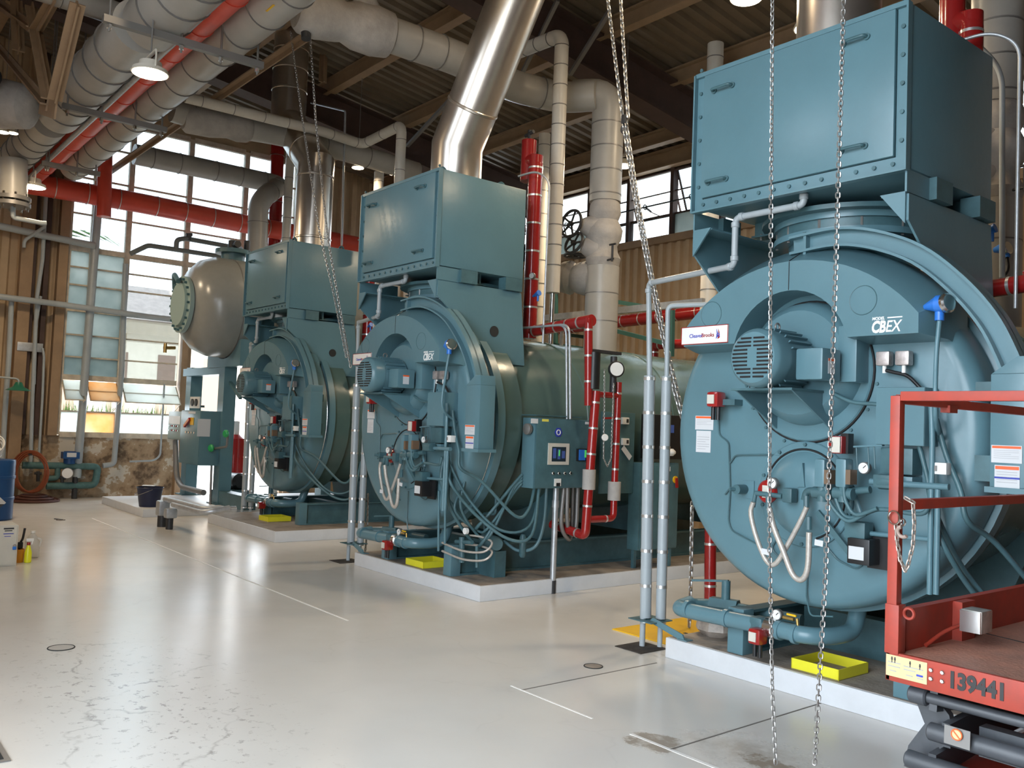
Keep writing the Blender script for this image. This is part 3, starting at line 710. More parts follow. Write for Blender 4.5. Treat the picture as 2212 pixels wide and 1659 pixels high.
    obj('manifold_pipe', M().tube(PL([(1880, 1040), (1925, 1044), (2015, 1050), (2050, 1052)], y=YD - .16), .018), TEAL, T)
    obj('metering_valve', M().cbox(P(1915, 1040, y=YD - .18), .12, .08, .075).cyl(P(1900, 1040, y=YD - .18), P(1940, 1042, y=YD - .18), .045), TEALD, T, bevel=.006)
    obj('metering_valve', M().cbox(P(1855, 1145, y=YD - .10), .13, .1, .10), TEALD, T, bevel=.006)
    for q0, q1 in (((1855, 1150), (2008, 1165)), ((1840, 1050), (1860, 1110))): obj('fuel_pipe', M().cyl(P(*q0, y=YD - .08), P(*q1, y=YD - .08), .014), TEAL, T)
    obj('cross_fitting', M().cyl(P(1632, 1065, y=YD - .12), P(1690, 1072, y=YD - .12), .016).cyl(P(1632, 1065, y=YD - .12), P(1627, 1095, y=YD - .12), .014), TEALD, T)
    obj('valve_block', M().cbox(P(1706, 1070, y=YD - .14), .07, .07, .09), TEALD, T, bevel=.01)
    for q in ((1660, 1085), (1742, 1085), (1747, 1130)): obj('hose_fitting', M().cyl(P(q[0], q[1] - 14, y=YD - .17), P(q[0], q[1] + 14, y=YD - .17), .018, n=8), TEALD, T)
    # braided hoses
    obj('braided_hose', M().tube(PL([(1627, 1085), (1622, 1110), (1634, 1160), (1655, 1210), (1675, 1218), (1700, 1180), (1728, 1128), (1743, 1095)], y=YD - .18), .016, smooth=True), BRAID, T, label='braided metal hose')
    obj('braided_hose', M().tube(PL([(1662, 1098), (1672, 1140), (1692, 1190), (1712, 1240), (1732, 1252), (1745, 1225), (1748, 1150)], y=YD - .22), .018, smooth=True), BRAID, T, label='braided metal hose')
    for q in ((1645, 1190), (1760, 1171)): obj('hose_tag', M().bar(P(*q, y=YD - .245), P(q[0] + 18, q[1] + 4, y=YD - .245), .004, .035), PAPER, T)
    # ignition transformer
    p = P(1868, 1190, y=YD - .10); o = obj('ignition_transformer', M().cbox(p, .14, .15, .15), BLACK, T, bevel=.008, label='black transformer box'); obj('rating_plate', M().cbox(p + V((-.01, -.077, -.01)), .095, .004, .075), PAPER, o)
    obj('mount_plate', M().cbox(p + V((.06, .05, .0)), .13, .02, .20), BLACK, o)
    obj('damper_arm', M().bar(P(1765, 1105, y=YD - .09), P(1848, 1210, y=YD - .05), .035, .02, (0, 1, 0)), TEALD, T)
    obj('burner_bracket', M().prism([P(1733, 1000, y=YD - .1), P(1722, 1052, y=YD - .1), P(1738, 1052, y=YD - .1)], (0, .05, 0)), TEAL, T)
    # relay panel box right of the burner
    o = obj('relay_box', M().box(X0 + .55, X0 + .835, -.24, YD, 1.635, 1.965), TEAL, T, bevel=.006); obj('box_lid_edge', M().box(X0 + .552, X0 + .833, -.244, -.24, 1.638, 1.962), TEAL, o)
    obj('limit_box', M().box(X0 + .56, X0 + .75, -.2, YD, 1.47, 1.62), TEALD, T, bevel=.006); obj('limit_box', M().box(X0 + .56, X0 + .75, -.2, YD, 1.40, 1.46), TEAL, T, bevel=.004)
    p = P(2033, 1012, y=YD - .12); o = obj('mod_sensor', M().cbox(p, .085, .06, .065), WHITE, T, bevel=.006, label='small white sensor box'); obj('knob', M().cbox(p + V((-.02, -.032, 0)), .024, .006, .03), STRAPD, o)
    # conduits running down the door
    for pts, r in (([(2012, 878), (2014, 960), (2011, 1100), (2008, 1284)], .016), ([(2026, 1055), (2024, 1180), (2022, 1284)], .017)):
        obj('rigid_conduit', M().tube(PL(pts, y=YD - .15), r, smooth=True), TEAL, T)
    def flex(name, pts, r=.015): return obj(name, M().tube([V(p) for p in pts], r, smooth=True, n=10), TEALD, T)
    flex('flexible_conduit', PL([(1800, 850), (1840, 868), (1880, 872), (1908, 874)], y=YD - .14), .012)
    flex('flexible_conduit', PL([(2022, 905), (2045, 985), (2075, 1060), (2090, 1125)], y=YD - .08) + [B(1.10, .05, 1.12), B(1.26, .35, .80), B(1.28, .5, .86), B(1.22, .62, 1.08)], .016)
    flex('flexible_conduit', PL([(2010, 1060), (2022, 1130), (2045, 1190)], y=YD - .1) + [B(1.02, .05, .80), B(1.22, .3, .58), B(1.34, .5, .62), B(1.24, .66, 1.08)], .016)
    flex('flexible_conduit', PL([(1985, 960), (2003, 1030), (2015, 1090)], y=YD - .1) + [B(.96, .0, .95), B(1.15, .25, .66), B(1.3, .5, .70), B(1.21, .7, 1.08)], .014)
    flex('flexible_conduit', PL([(1800, 1060), (1820, 1110), (1850, 1118), (1900, 1100), (1990, 1110), (2008, 1080)], y=YD - .2), .013)
    flex('flexible_conduit', PL([(1782, 1050), (1795, 1090), (1830, 1125), (1870, 1110)], y=YD - .22), .012)
    flex('flexible_conduit', PL([(1822, 1050), (1828, 1085), (1850, 1112), (1895, 1098)], y=YD - .23), .012)
    for pts in ([(1552, 905), (1553, 940), (1574, 955), (1577, 1060), (1573, 1125), (1580, 1146), (1644, 1180)], [(1577, 1000), (1588, 983), (1660, 982), (1700, 985)], [(1745, 1190), (1742, 1290), (1750, 1330), (1800, 1332)], [(1780, 1175), (1810, 1210), (1850, 1230), (1868, 1215)], [(1600, 1060), (1580, 1050), (1566, 1068)], [(1830, 1100), (1826, 1150), (1838, 1175)], [(1700, 1220), (1670, 1190), (1668, 1180), (1680, 1160)]):
        obj('sensing_tube', M().tube(PL(pts, y=YD - .015), .0055, n=6, fillet=.03), TEALD, T)
    # two pressure switches with cable, upper right
    for q in ((1911, 775), (1953, 774)):
        p = P(*q, y=YD - .06); o = obj('flame_switch', M().cbox(p, .085, .06, .085), pm('brushed_alu', (.50, .44, .42), .4, metal=.6, var=.25, vscale=25), T, bevel=.012, label='brushed metal switch')
        obj('cable_gland', M().cyl(p + V((.0, 0, -.04)), p + V((0, 0, -.085)), .012), WHITE, o)
    obj('switch_cable', M().tube(PL([(1914, 800), (1930, 804), (1960, 812), (1985, 835), (1995, 850)], y=YD - .06), .011, smooth=True), BLACK, T)
    # blue temperature transmitter on the hood end
    p = P(2032, 657, y=-.27); o = obj('temperature_transmitter', M().cyl(p + V((-.09, 0, -.01)), p + V((-.02, 0, .0)), .014, .045).cyl(p + V((-.02, 0, 0)), p + V((.02, 0, .0)), .05).cyl(p + V((-.005, 0, -.04)), p + V((-.005, 0, -.09)), .025), BLUEP, T, label='blue and silver transmitter')
    obj('cap', M().disc(p + V((.02, 0, 0)), (1, -.3, .15), .055, .035, 20, .01), STEELB, o)
    obj('transmitter_conduit', M().tube([p + V((-.005, 0, -.09)), p + V((-.005, -.03, -.3)), p + V((.01, -.06, -.6))] + PL([(2030, 950)], y=YD - .02), .013, smooth=True), TEAL, T)
    # lower blowdown pipe along the front
    yp = -.02; zp = .40
    m = M().tube([B(-1.08, yp + .16, zp), B(-1.08, yp, zp - .02), B(-.30, yp, zp), B(.02, yp, zp), B(.10, yp + .20, zp), B(.12, yp + .34, zp + .02), B(.12, yp + .42, zp + .25)], .055, n=20, fillet=.12)
    bp = obj('blowdown_pipe', m, TEAL, T)
    for x in (-.98, -.64, -.22, -.10): obj('pipe_collar', M().disc(B(x, yp, zp - .005), (1, 0, 0), .063, .03, 20), TEAL, bp)
    obj('ball_valve', M().disc(B(-.31, yp, zp), (1, 0, 0), .066, .08, 20, .01), STEELB, bp); obj('valve_core', M().cbox(B(-.36, yp, zp), .10, .11, .11), TEALD, bp, bevel=.02)
    m = M().tube([B(-1.08, yp + .14, zp), B(-1.0, yp + .26, zp), B(-.86, yp + .32, zp), B(-.3, yp + .40, zp)], .04, fillet=.06); obj('return_pipe', m, TEALD, T)
    o = obj('gate_valve', M().cyl(B(-.98, .25, zp), B(-.78, .31, zp), .065, n=6).cyl(B(-.87, .28, zp), B(-.87, .28, zp + .19), .032), TEALD, T); obj('lever', M().bar(B(-1.12, .2, zp + .16), B(-.85, .28, zp + .19), .025, .015), TEALD, o)
    red_switch((1637, 1374), yp - .08, .05)
    o = obj('drain_cock', M().cyl(P(1692, 1333, y=-.02), P(1715, 1338, y=-.02), .012).cyl(P(1722, 1336, y=-.02), P(1724, 1356, y=-.02), .010), BRASS, T); obj('lever', M().bar(P(1700, 1326, y=-.03), P(1720, 1331, y=-.03), .012, .012), YELMAT, o)
    # skid: beams, saddles, feet
    for sx in (-1, 1):
        sk = obj('base_beam', M().box(X0 + sx * .60 - .06, X0 + sx * .60 + .06, .08, 5.2, .15, .17).box(X0 + sx * .60 - .06, X0 + sx * .60 + .06, .08, 5.2, .43, .45).box(X0 + sx * .60 - .008, X0 + sx * .60 + .008, .08, 5.2, .17, .43), TEALD, T)
        obj('beam_front', M().box(X0 + sx * .60 - .065, X0 + sx * .60 + .065, .04, .16, .15, .46), TEAL, sk, bevel=.006)
    for y0 in (1.25, 2.9, 4.7):
        pts = [B(-.62, y0, .45), B(.62, y0, .45), B(.84, y0, 1.02)] + arcp(0, ZC, .965, -37, -143, 14, y0) + [B(-.84, y0, 1.02)]
        obj('saddle', M().prism(pts, (0, .16, 0)), TEALD, T)
    obj('cross_beam', M().box(X0 - .54, X0 + .54, .78, .90, .15, .42), TEALD, T)
    return T
boil = build_boiler()

# ------------------------------------------------------------------ economizer on brackets above each boiler
def build_economizer():
    T = thing('economizer', 'teal box economizer with four handles above the nearest boiler', 'economizer', (X0, .18, 2.4), 'teal economizer boxes')
    x0, x1, y0, y1, z0, z1 = X0 - .76, X0 + .76, -.37, .74, 3.20, 4.15
    cas = obj('casing', M().box(x0 + .05, x1, y0 + .05, y1, z0, z1), TEAL, T, bevel=.006)
    obj('access_panel', M().box(x0 + .075, x1 - .075, y0 + .012, y0 + .05, z0 + .075, z1 - .02), TEAL, T, bevel=.004)
    fr = obj('flange_frame', M().box(x0, x1, y0 + .035, y0 + .052, z0 - .01, z0 + .07).box(x1 - .07, x1, y0 + .035, y0 + .052, z0 + .07, z1).box(x0, x0 + .07, y0 + .035, y0 + .052, z0 + .07, z1).box(x0, x1, y0, y0 + .05, z0 - .022, z0 - .01).box(x1 - .004, x1 + .008, y0, y0 + .05, z0 - .02, z1).box(x0 - .008, x0 + .004, y0, y0 + .05, z0 - .02, z1).box(x0, x1, y0 + .01, y0 + .05, z1 - .02, z1 + .01), TEAL, T)
    for k in range(13): obj('bolt', M().disc(B(-.68 + k * .113, y0 + .024, z0 + .032), (0, 1, 0), .013, .012, 8), TEALD, fr)
    for k in range(6):
        for s in (-1, 1): obj('bolt', M().disc(B(s * .725, y0 + .024, z0 + .16 + k * .165), (0, 1, 0), .013, .012, 8), TEALD, fr)
    for sx, sz in ((-.52, .80), (.44, .82), (-.55, .17), (.44, .17)):
        c = B(sx, y0 - .03, z0 + sz)
        obj('handle', M().tube([c + V((-.075, .04, 0)), c + V((-.075, 0, 0)), c + V((.075, 0, 0)), c + V((.075, .04, 0))], .010, n=8, fillet=.02).cyl(c + V((-.075, .045, 0)), c + V((-.075, .03, 0)), .02).cyl(c + V((.075, .045, 0)), c + V((.075, .03, 0)), .02), TEALD, T)
    for xx, yy in ((.55, -.2), (.55, .55)):
        m = M().ring(B(xx, yy, z1), (0, 1, 0), .075, .016, 20, 8, 0, PI); obj('lifting_lug', m, TEALD, T)
    # support: channel under the box and gusseted side plates down to the boiler
    obj('under_frame', M().box(x0 + .09, x1 - .09, .24, .26, z0 - .10, z0).box(x0 + .09, x1 - .09, .20, .32, z0 - .112, z0 - .10), TEALD, T); obj('under_frame', M().box(x0 + .03, x1 - .03, y1 - .16, y1 - .10, z0 - .13, z0), TEALD, T)
    for k in range(9): obj('frame_bolt', M().cyl(B(-.6 + k * .15, .22, z0 - .135), B(-.6 + k * .15, .22, z0 - .09), .008, n=6), STRAPD, T)
    for s in (-1, 1):
        xx = s * .755
        pl = obj('side_bracket', M().prism([B(xx, -.33, 3.05), B(xx, .72, 3.05), B(xx, .80, 2.30), B(xx, .22, 2.30), B(xx, .15, 2.52), B(xx, -.33, 2.90)], (s * .014, 0, 0)), TEAL, T)
        obj('bracket_flange', M().prism([B(xx, -.345, 3.062), B(xx, -.345, 2.88), B(xx - s * .15, -.345, 3.062)], (0, .012, 0)).box(min(X0 + xx, X0 + xx - s * .15), max(X0 + xx, X0 + xx - s * .15), -.33, .72, 3.05, 3.062), TEAL, pl)
        for ya, yb2 in ((-.08, .12), (.48, .70)): obj('spacer_block', M().box(X0 + xx - .07, X0 + xx + .05, ya, yb2, 3.06, 3.19), TEALD, T)
        obj('web_plate', M().box(X0 + xx - .006, X0 + xx + .006, -.34, -.08, 3.06, 3.19), TEAL, T)
    m = M(); cyl = m.disc(B(.769, .38, 2.62), (1, 0, 0), .055, .006, 24); obj('access_hole', m, DARK, T, label='dark round hole in the side bracket')
    m = M().lathe([(0, .50), (.10, .50), (.10, .60), (.13, .60)], B(0, .42, 3.0), (0, 0, 1), 32); obj('transition_ring', m, TEALD, T)
    return T
eco = build_economizer()

def build_cabinet(bx):
    x0, x1, y0, y1, z0, z1 = bx + 1.05, bx + 1.27, .55, 1.29, 1.07, 1.74
    return x0, x1, y0, y1, z0, z1
index_tree()
NB = ('middle teal boiler with round door behind the twin grey drain pipes', 'farthest teal boiler with round door beside the storage tank')
NE = ('teal box economizer under the right-leaning chimney, above the middle boiler', 'teal box economizer on the farthest boiler beside the storage tank')
OFF = [(XB[1] - X0, 0), (XB[2] - X0, .5)]
for k in (0, 1):
    c = copy_tree(boil); c.location = boil.location + V((OFF[k][0], OFF[k][1], 0)); c['label'] = NB[k]
    c = copy_tree(eco); c.location = eco.location + V((OFF[k][0], OFF[k][1], 0)); c['label'] = NE[k]

# ================================================================== EXHAUST STACKS
def stack(xc, yc, pts, label, seams):
    pts = [V(p) for p in pts]; T = thing('exhaust_stack', label, 'chimney', pts[0], 'stainless boiler stacks')
    m = M(); n = 40; rings = []
    for i, p in enumerate(pts):                     # mitred segments
        d = ((pts[min(i + 1, len(pts) - 1)] - p).normalized() + (p - pts[max(i - 1, 0)]).normalized())
        dn = d.normalized(); seg = (pts[i + 1] - p).normalized() if i < len(pts) - 1 else (p - pts[i - 1]).normalized(); ring = []
        for k in range(n):
            a = k * 2 * PI / n; u = seg.cross(V((0, 1, 0))).normalized(); v = seg.cross(u)
            q = p + (u * math.cos(a) + v * math.sin(a)) * .27; t = (p - q).dot(dn) / seg.dot(dn); ring.append(q + seg * t)
        rings.append(ring)
    m.loft(rings); obj('duct', m, STEEL, T)
    for a, b, ts in seams:
        p0, p1 = pts[a], pts[b]; d = (p1 - p0).normalized()
        for t in ts: obj('band', M().disc(p0 + (p1 - p0) * t - d * .02, d, .278, .04, 40, .01), STEEL, T)
    return T
def ext(p, q, zt): return V(q) + (V(q) - V(p)) * ((zt - q[2]) / (q[2] - p[2]))
p0, p1 = (XB[1], .18, 4.53), (-.06, .18, 5.87)
stack(XB[1], .18, [(XB[1] + .26, .18, 4.15), (XB[1] + .26, .18, 4.60), ext((-.95, .18, 4.60), (-.06, .18, 5.87), 8.2)], 'stainless chimney leaning to the right above the middle boiler', [(0, 1, (.12,)), (1, 2, (.10, .46, .80))])
stack(XB[2], .68, [(XB[2] + .34, .68, 4.15), (XB[2] + .34, .68, 5.42), (-6.38, .68, 6.32), (-6.38, .68, 8.3)], 'stainless chimney with a kink to the left above the farthest boiler', [(0, 1, (.12, .85)), (1, 2, (.30,)), (2, 3, (.25, .42, .58))])
stack(XB[0], .18, [(XB[0], .18, 4.15), (XB[0], .18, 8.2)], 'straight stainless chimney above the nearest boiler', [(0, 1, (.03, .3, .6))])

# ================================================================== BOILER DRAIN PIPES, TRAYS, SUMPS
YG = .12
def drain_set():
    T = thing('drain_pipe', 'grey drain pipe from the nearest economizer down to the floor sump', 'drain pipe', (1.96, YG, 0), 'grey economizer drain pipes')
    u0, u1, u2, u3 = PL([(1738, 400), (1736, 442), (1589, 472), (1581, 575)], y=-.25)
    u0.z = 3.2; u0.x = u1.x; u3.x = u2.x; u2.z = u1.z; w0 = V((1.89, YG, 2.84)); dn = (w0 - u3).normalized()
    obj('pipe_run', M().tube([u0, u1, u2, u3, w0, (1.93, YG, 2.1), (1.97, YG - .03, .004)], .022, n=14, fillet=.05), GREYP, T)
    for p, d in ((u1 + V((0, 0, .05)), (0, 0, 1)), (u1 - V((.05, 0, 0)), (1, 0, 0)), (u2 + V((.05, 0, 0)), (1, 0, 0)), (u2 - V((0, 0, .05)), (0, 0, 1)), (u3 + V((0, 0, .05)), (0, 0, 1)), (u3 + dn * .05, dn), (w0 - dn * .05, dn), ((1.892, YG, 2.78), (0, 0, 1))):
        obj('elbow_collar', M().disc(V(p) - V(d) * .018, d, .028, .036, 16, .004), GREYP, T)
    a, b = V((1.93, YG, 2.10)), V((1.968, YG, .22)); obj('jacket', M().tube([a, b], .044, n=20), GREYP, T)
    for k in range(8):
        p = a + (b - a) * (k / 7); obj('clamp_band', M().disc(p - V((0, 0, .012)), (b - a), .047, .024, 20), STRAP, T)
    return T
dr = drain_set()
def drain2():
    T = thing('drain_pipe', 'second grey drain pipe standing tight beside the nearest one', 'drain pipe', (2.05, YG + .09, 0), 'grey economizer drain pipes')
    obj('pipe_run', M().tube([(2.55, YG + .30, 2.66), (2.02, YG + .09, 2.66), (2.03, YG + .09, 2.1), (2.06, YG + .07, .004)], .020, n=14, fillet=.05), GREYP, T)
    a, b = V((2.03, YG + .09, 2.10)), V((2.058, YG + .075, .22)); obj('jacket', M().tube([a, b], .040, n=20), GREYP, T)
    for k in range(8):
        p = a + (b - a) * (k / 7); obj('clamp_band', M().disc(p - V((0, 0, .012)), (b - a), .043, .024, 20), STRAP, T)
    return T
dr2 = drain2()
def bracket():
    T = thing('pipe_bracket', 'teal foot bracket tying the twin drain pipes to the nearest pad', 'bracket', (2.1, .12, .15))
    obj('arm', M().prism([(2.02, .10, .20), (2.38, .02, .152), (2.44, .02, .152), (2.42, .02, .19), (2.06, .10, .235)], (0, .012, 0)), TEAL, T)
    obj('base_plate', M().box(2.38, 2.47, .01, .08, .15, .156), TEAL, T)
    obj('seat_plate', M().box(1.88, 2.12, .02, .26, .205, .212), TEALD, T)
    return T
br = bracket()
def tray():
    p = [P(1714, 1443, z=.15), P(1818, 1471, z=.15)]; x0, x1, y0, y1 = 3.31, 3.65, .05, .40
    T = thing('drip_tray', 'yellow drip tray on the nearest pad, below the blowdown pipe', 'tray', ((x0 + x1) / 2, (y0 + y1) / 2, .151), 'yellow drip trays')
    obj('bottom', M().box(x0, x1, y0, y1, .1505, .156), CONC, T)
    t_ = .006
    for q in ((x0, x1, y0, y0 + t_), (x0, x1, y1 - t_, y1), (x0, x0 + t_, y0, y1), (x1 - t_, x1, y0, y1)): obj('side', M().box(*q, .1505, .22), YELLOW, T)
    return T
tr = tray()
m = M().box(1.86, 2.13, -.10, .20, .001, .006); sp = tag(obj('floor_sump', m, pm('sump_dark', (.05, .042, .035), .9, var=.4, vscale=15)), 'dark square floor sump below the twin drain pipes by the nearest pad', 'floor sump', 'square floor sumps')
index_tree()
def relabel(src, k, lab):
    c = copy_tree(src); c.location = src.location + V((OFF[k][0], OFF[k][1], 0)); c['label'] = lab; return c
relabel(dr, 0, 'grey drain pipe from the middle economizer to the floor beside its pad')
relabel(dr2, 0, 'second grey drain pipe beside the middle boiler, close to the first')
relabel(dr, 1, 'grey drain pipe from the farthest economizer beside its boiler door')
relabel(dr2, 1, 'second grey drain pipe beside the farthest boiler, close to the first')
relabel(br, 0, 'teal foot bracket tying the drain pipes to the middle pad')
c = relabel(tr, 0, 'yellow drip tray on the middle pad beside the front leg'); c.location += V((-.02, 0, 0))
c = relabel(tr, 1, 'yellow drip tray on the farthest pad'); c.location += V((0, -.25, 0))
relabel(sp, 0, 'dark square floor sump at the corner of the middle pad')

# yellow painted floor plates
T = thing('floor_plate', 'yellow floor trench plate behind the twin drain pipes', 'floor plate', (1.8, .75, 0))
obj('plate', M().box(1.44, 2.26, .30, .72, .001, .008), YELMAT, T); obj('plate', M().box(1.44, 2.26, .735, 1.20, .001, .008), YELMAT, T)
for xx in (1.6, 1.85, 2.1): obj('lift_slot', M().box(xx, xx + .03, .71, .745, .0075, .0095), DARK, T)
def cover(x, y, r, label, name='floor_cleanout', mats=(STRAPD, CONC)):
    T = thing(name, label, 'drain cover', (x, y, 0), 'round floor covers'); obj('rim', M().ring((x, y, .002), (0, 0, 1), r, .004, 36, 6), DARK, T); obj('lid', M().disc((x, y, .0005), (0, 0, 1), r * .94, .003, 36), mats[1], T)
cover(2.19, -.65, .065, 'small worn round cover in the floor between middle and nearest pads')
cover(-.085, -3.57, .085, 'round metal cover in the open floor beside the worn lane', mats=(STRAPD, pm('cover_grey', (.42, .40, .37), .5)))
cover(-7.9, -1.9, .06, 'tiny dark round cover in the floor near the window wall')
T = thing('floor_grate', 'dark rectangular floor grate at the near corner of the open floor', 'floor grate', (1.55, -4.5, 0))
obj('frame', M().box(1.1, 1.97, -4.9, -4.225, .001, .006), STRAPD, T); obj('grid', M().box(1.1, 1.94, -4.9, -4.25, .005, .009), DARK, T)

# ================================================================== CONTROL CABINET of the middle boiler
XF = .08
def cabinet():
    x0, y0, y1, z0, z1 = XF - .21, .55, 1.27, 1.06, 1.755
    T = thing('control_cabinet', 'teal control cabinet with small screen on a post beside the middle boiler', 'cabinet', (-.02, .93, 0))
    body = obj('body', M().box(x0, XF - .02, y0, y1, z0, z1), TEAL, T, bevel=.006)
    dr_ = obj('door', M().box(XF - .016, XF, y0 + .006, y1 - .004, z0 + .006, z1 - .006), TEALD, T, bevel=.004)
    obj('drip_shield', M().box(x0 - .05, XF - .01, y0, y1 - .1, z1 + .02, z1 + .03), TEALD, T)
    def on(q0, q1, nm, mt, d=.004, par=dr_, e=0.):
        a, b = P(*q0, x=XF), P(*q1, x=XF); return obj(nm, M().box(XF + e, XF + e + d, min(a.y, b.y), max(a.y, b.y), min(a.z, b.z), max(a.z, b.z)), mt, par)
    s = on((1184, 957), (1227, 1004), 'touch_screen', BEIGE, .012); on((1191, 965), (1220, 997), 'display', SCREEN, .002, s, .012)
    for q in (((1193, 968), (1199, 990)), ((1203, 970), (1208, 992)), ((1212, 974), (1218, 990))): on(*q, 'display_bar', LBLUE, .002, s, .013)
    on((1205, 972), (1207, 985), 'display_mark', LGREEN, .002, s, .0145)
    s = on((1245, 969), (1263, 996), 'flame_safeguard', BLACK, .025); on((1247, 971), (1260, 994), 'cover', BLUEP, .004, s, .024); on((1259, 972), (1262, 988), 'status_led', LGREEN, .004, s, .027)
    c = P(1206, 934, x=XF + .004); obj('emblem', M().prism([c + V((0, .05 * math.cos(k * PI / 3), .05 * math.sin(k * PI / 3))) for k in range(6)], (.004, 0, 0)), BLUEL, dr_); obj('emblem_ring', M().ring(c + V((.004, 0, 0)), (1, 0, 0), .024, .006, 20, 6), PAPER, dr_)
    for k in range(4):
        c = P(1192 + k * 12.5, 1022, x=XF); o = obj('push_button', M().disc(c, (1, 0, 0), .015, .025, 16, .003), STEELB, dr_); obj('cap', M().disc(c + V((.025, 0, 0)), (1, 0, 0), .009, .006, 12), BLACK, o)
    s = on((1197, 1034), (1210, 1050), 'outlet', WHITE, .012); on((1200, 1043), (1208, 1050), 'socket', BLACK, .003, s, .011)
    s = on((1147, 904), (1162, 915), 'sticker', PAPER, .002, dr_, -.001); s = on((1171, 905), (1185, 911), 'sticker', pm('sticker_yellow', (.75, .68, .12), .5), .002); s = on((1264, 911), (1276, 917), 'sticker', PAPER, .002)
    p = P(1147, 927, y=y0 - .0); obj('alarm_horn', M().lathe([(0, .03), (.03, .055), (.06, .055), (.075, .03)], p, (0, -1, 0), 24), STRAPD, T)
    obj('support_post', M().cyl((-.02, .93, .0), (-.02, .93, 1.06), .030), GALV, T); obj('post_base', M().cyl((-.02, .93, .0), (-.02, .93, .13), .034), IRON, T); obj('coupling', M().cyl((-.02, .93, .86), (-.02, .93, .93), .036), GALV, T)
    for pts in ([(.02, 1.05, 1.06), (.02, 1.06, .75), (.0, 1.12, .60), (-.02, 1.22, .62), (-.03, 1.24, 1.06)], [(.0, 1.02, 1.06), (.0, 1.0, .7), (-.02, 1.1, .55), (-.06, 1.2, .58), (-.06, 1.2, 1.06)]):
        obj('flexible_conduit', M().tube([V(p) for p in pts], .022, n=10, smooth=True), STRAPD, T)
    obj('flexible_conduit', M().tube([V(p) for p in ((-.02, .80, 1.06), (-.02, .78, .7), (-.04, .70, .48), (-.2, .62, .42), (-.36, .55, .5))], .017, n=10, smooth=True), TEAL, T)
    for k, (e, sag) in enumerate((((-.36, -.02, 1.02), .62), ((-.42, -.06, 1.30), .50), ((-.30, .0, 1.16), .56), ((-.52, -.08, 1.46), .66))):
        a = V((x0 + .03, y0 - .005, 1.10 + .03 * k)); b = V(e); mid = (a + b) / 2
        obj('flexible_conduit', M().tube([a, a + V((-.03, -.08, -.10)), V((mid.x + .06, mid.y - .06, sag + .05)), V((mid.x - .12, mid.y - .06, sag)), V((b.x + .02, b.y - .06, (b.z + sag) / 2)), b], .014 + .003 * (k % 2), n=10, smooth=True), TEALD, T)
    return T
cabinet()
T = thing('feed_pump', 'small teal pump and motor on the skid below the control cabinet', 'pump', (-.35, .6, .15))
obj('motor', M().lathe([(0, .06), (.02, .075), (.24, .075), (.26, .06)], (-.30, .42, .48), (-1, .3, 0), 24), TEAL, T); obj('pump_head', M().lathe([(0, .05), (.03, .085), (.06, .085), (.08, .04)], (-.55, .5, .48), (-1, .3, 0), 24), TEALD, T)
obj('mount', M().box(-.66, -.30, .40, .54, .15, .41), TEALD, T); obj('suction_pipe', M().tube([(-.62, .52, .5), (-.66, .5, .75), (-.45, .5, .76), (-.45, .5, .95)], .015, fillet=.04), TEALD, T)
o = obj('strainer', M().lathe([(0, .02), (.02, .035), (.2, .035), (.23, .02)], (-.14, .62, .36), (0, 0, 1), 18), TEALD, T)
obj('gauge', M().disc(P(1009, 1147, y=.05), (0, -1, 0), .032, .03, 20), DIAL, T)
for a, b in (((955, 1190), (1062, 1200)), ((955, 1172), (1060, 1180))):
    obj('braided_hose', M().tube([P(a[0], a[1], y=.03), P(1000, a[1] + 18, y=.05), P(1045, a[1] + 20, y=.12), P(1063, b[1] - 8, y=.2), P(1040, b[1] - 20, y=.2), P(1005, b[1] - 25, y=.12)], .011, smooth=True), BRAID, T)
for q, e in (((948, 1060), (947, 1190)), ((962, 1060), (961, 1174))): obj('rigid_conduit', M().tube([P(*q, y=-.1), P(*e, y=-.02)], .012), TEAL, T)
obj('oil_valve', M().cyl(P(998, 1160, y=.1), P(998, 1215, y=.1), .03).cyl(P(985, 1170, y=.1), P(1020, 1172, y=.1), .02).cyl(P(1030, 1180, y=.14), P(1030, 1226, y=.14), .016), TEALD, T)

# second panel and side instruments
T = thing('starter_panel', 'tall dark teal panel with red and yellow switch behind the twin drain pipes', 'cabinet', (-.1, 2.5, .15))
obj('body', M().box(-.165, -.0, 2.14, 2.78, .36, 1.32), TEALD, T, bevel=.006)
o = obj('door', M().box(0, .012, 2.16, 2.77, .38, 1.30), TEALD, T, bevel=.003); obj('leg', M().box(-.15, -.11, 2.2, 2.24, .15, .36), TEALD, T); obj('leg', M().box(-.08, -.04, 2.7, 2.74, .15, .36), TEALD, T)
c = P(1458, 1036, x=.012); obj('switch_plate', M().disc(c, (1, 0, 0), .04, .012, 20), YELMAT, o); obj('switch_handle', M().bar(c + V((.02, 0, .02)), c + V((.02, .015, -.09)), .03, .02, (1, 0, 0)), RED, o)
for q0, q1, mt in (((1429, 1008), (1448, 1018), PAPER), ((1431, 1018), (1441, 1046), PAPER), ((1427, 1062), (1436, 1110), BEIGE)):
    a, b = P(*q0, x=.013), P(*q1, x=.013); obj('paper_label', M().box(.012, .015, a.y, b.y, b.z, a.z), mt, o)
T = thing('upper_instrument_box', 'dark open instrument box above the starter panel beside the middle boiler', 'instrument box', (-.2, 2.5, 1.4))
obj('body', M().box(-.11, -.02, 2.25, 2.95, 1.36, 1.86), BLACK, T, bevel=.01); obj('blue_light', M().box(-.02, -.015, 2.62, 2.70, 1.66, 1.75), LBLUE, T); obj('shelf_bag', M().disc((-.01, 2.6, 1.40), (0, 0, 1), .09, .08, 14, .03), WHITE, T)
T = thing('side_panel', 'dark teal flank panel with two small white switches on the middle boiler', 'panel', (-.1, 1.9, .9))
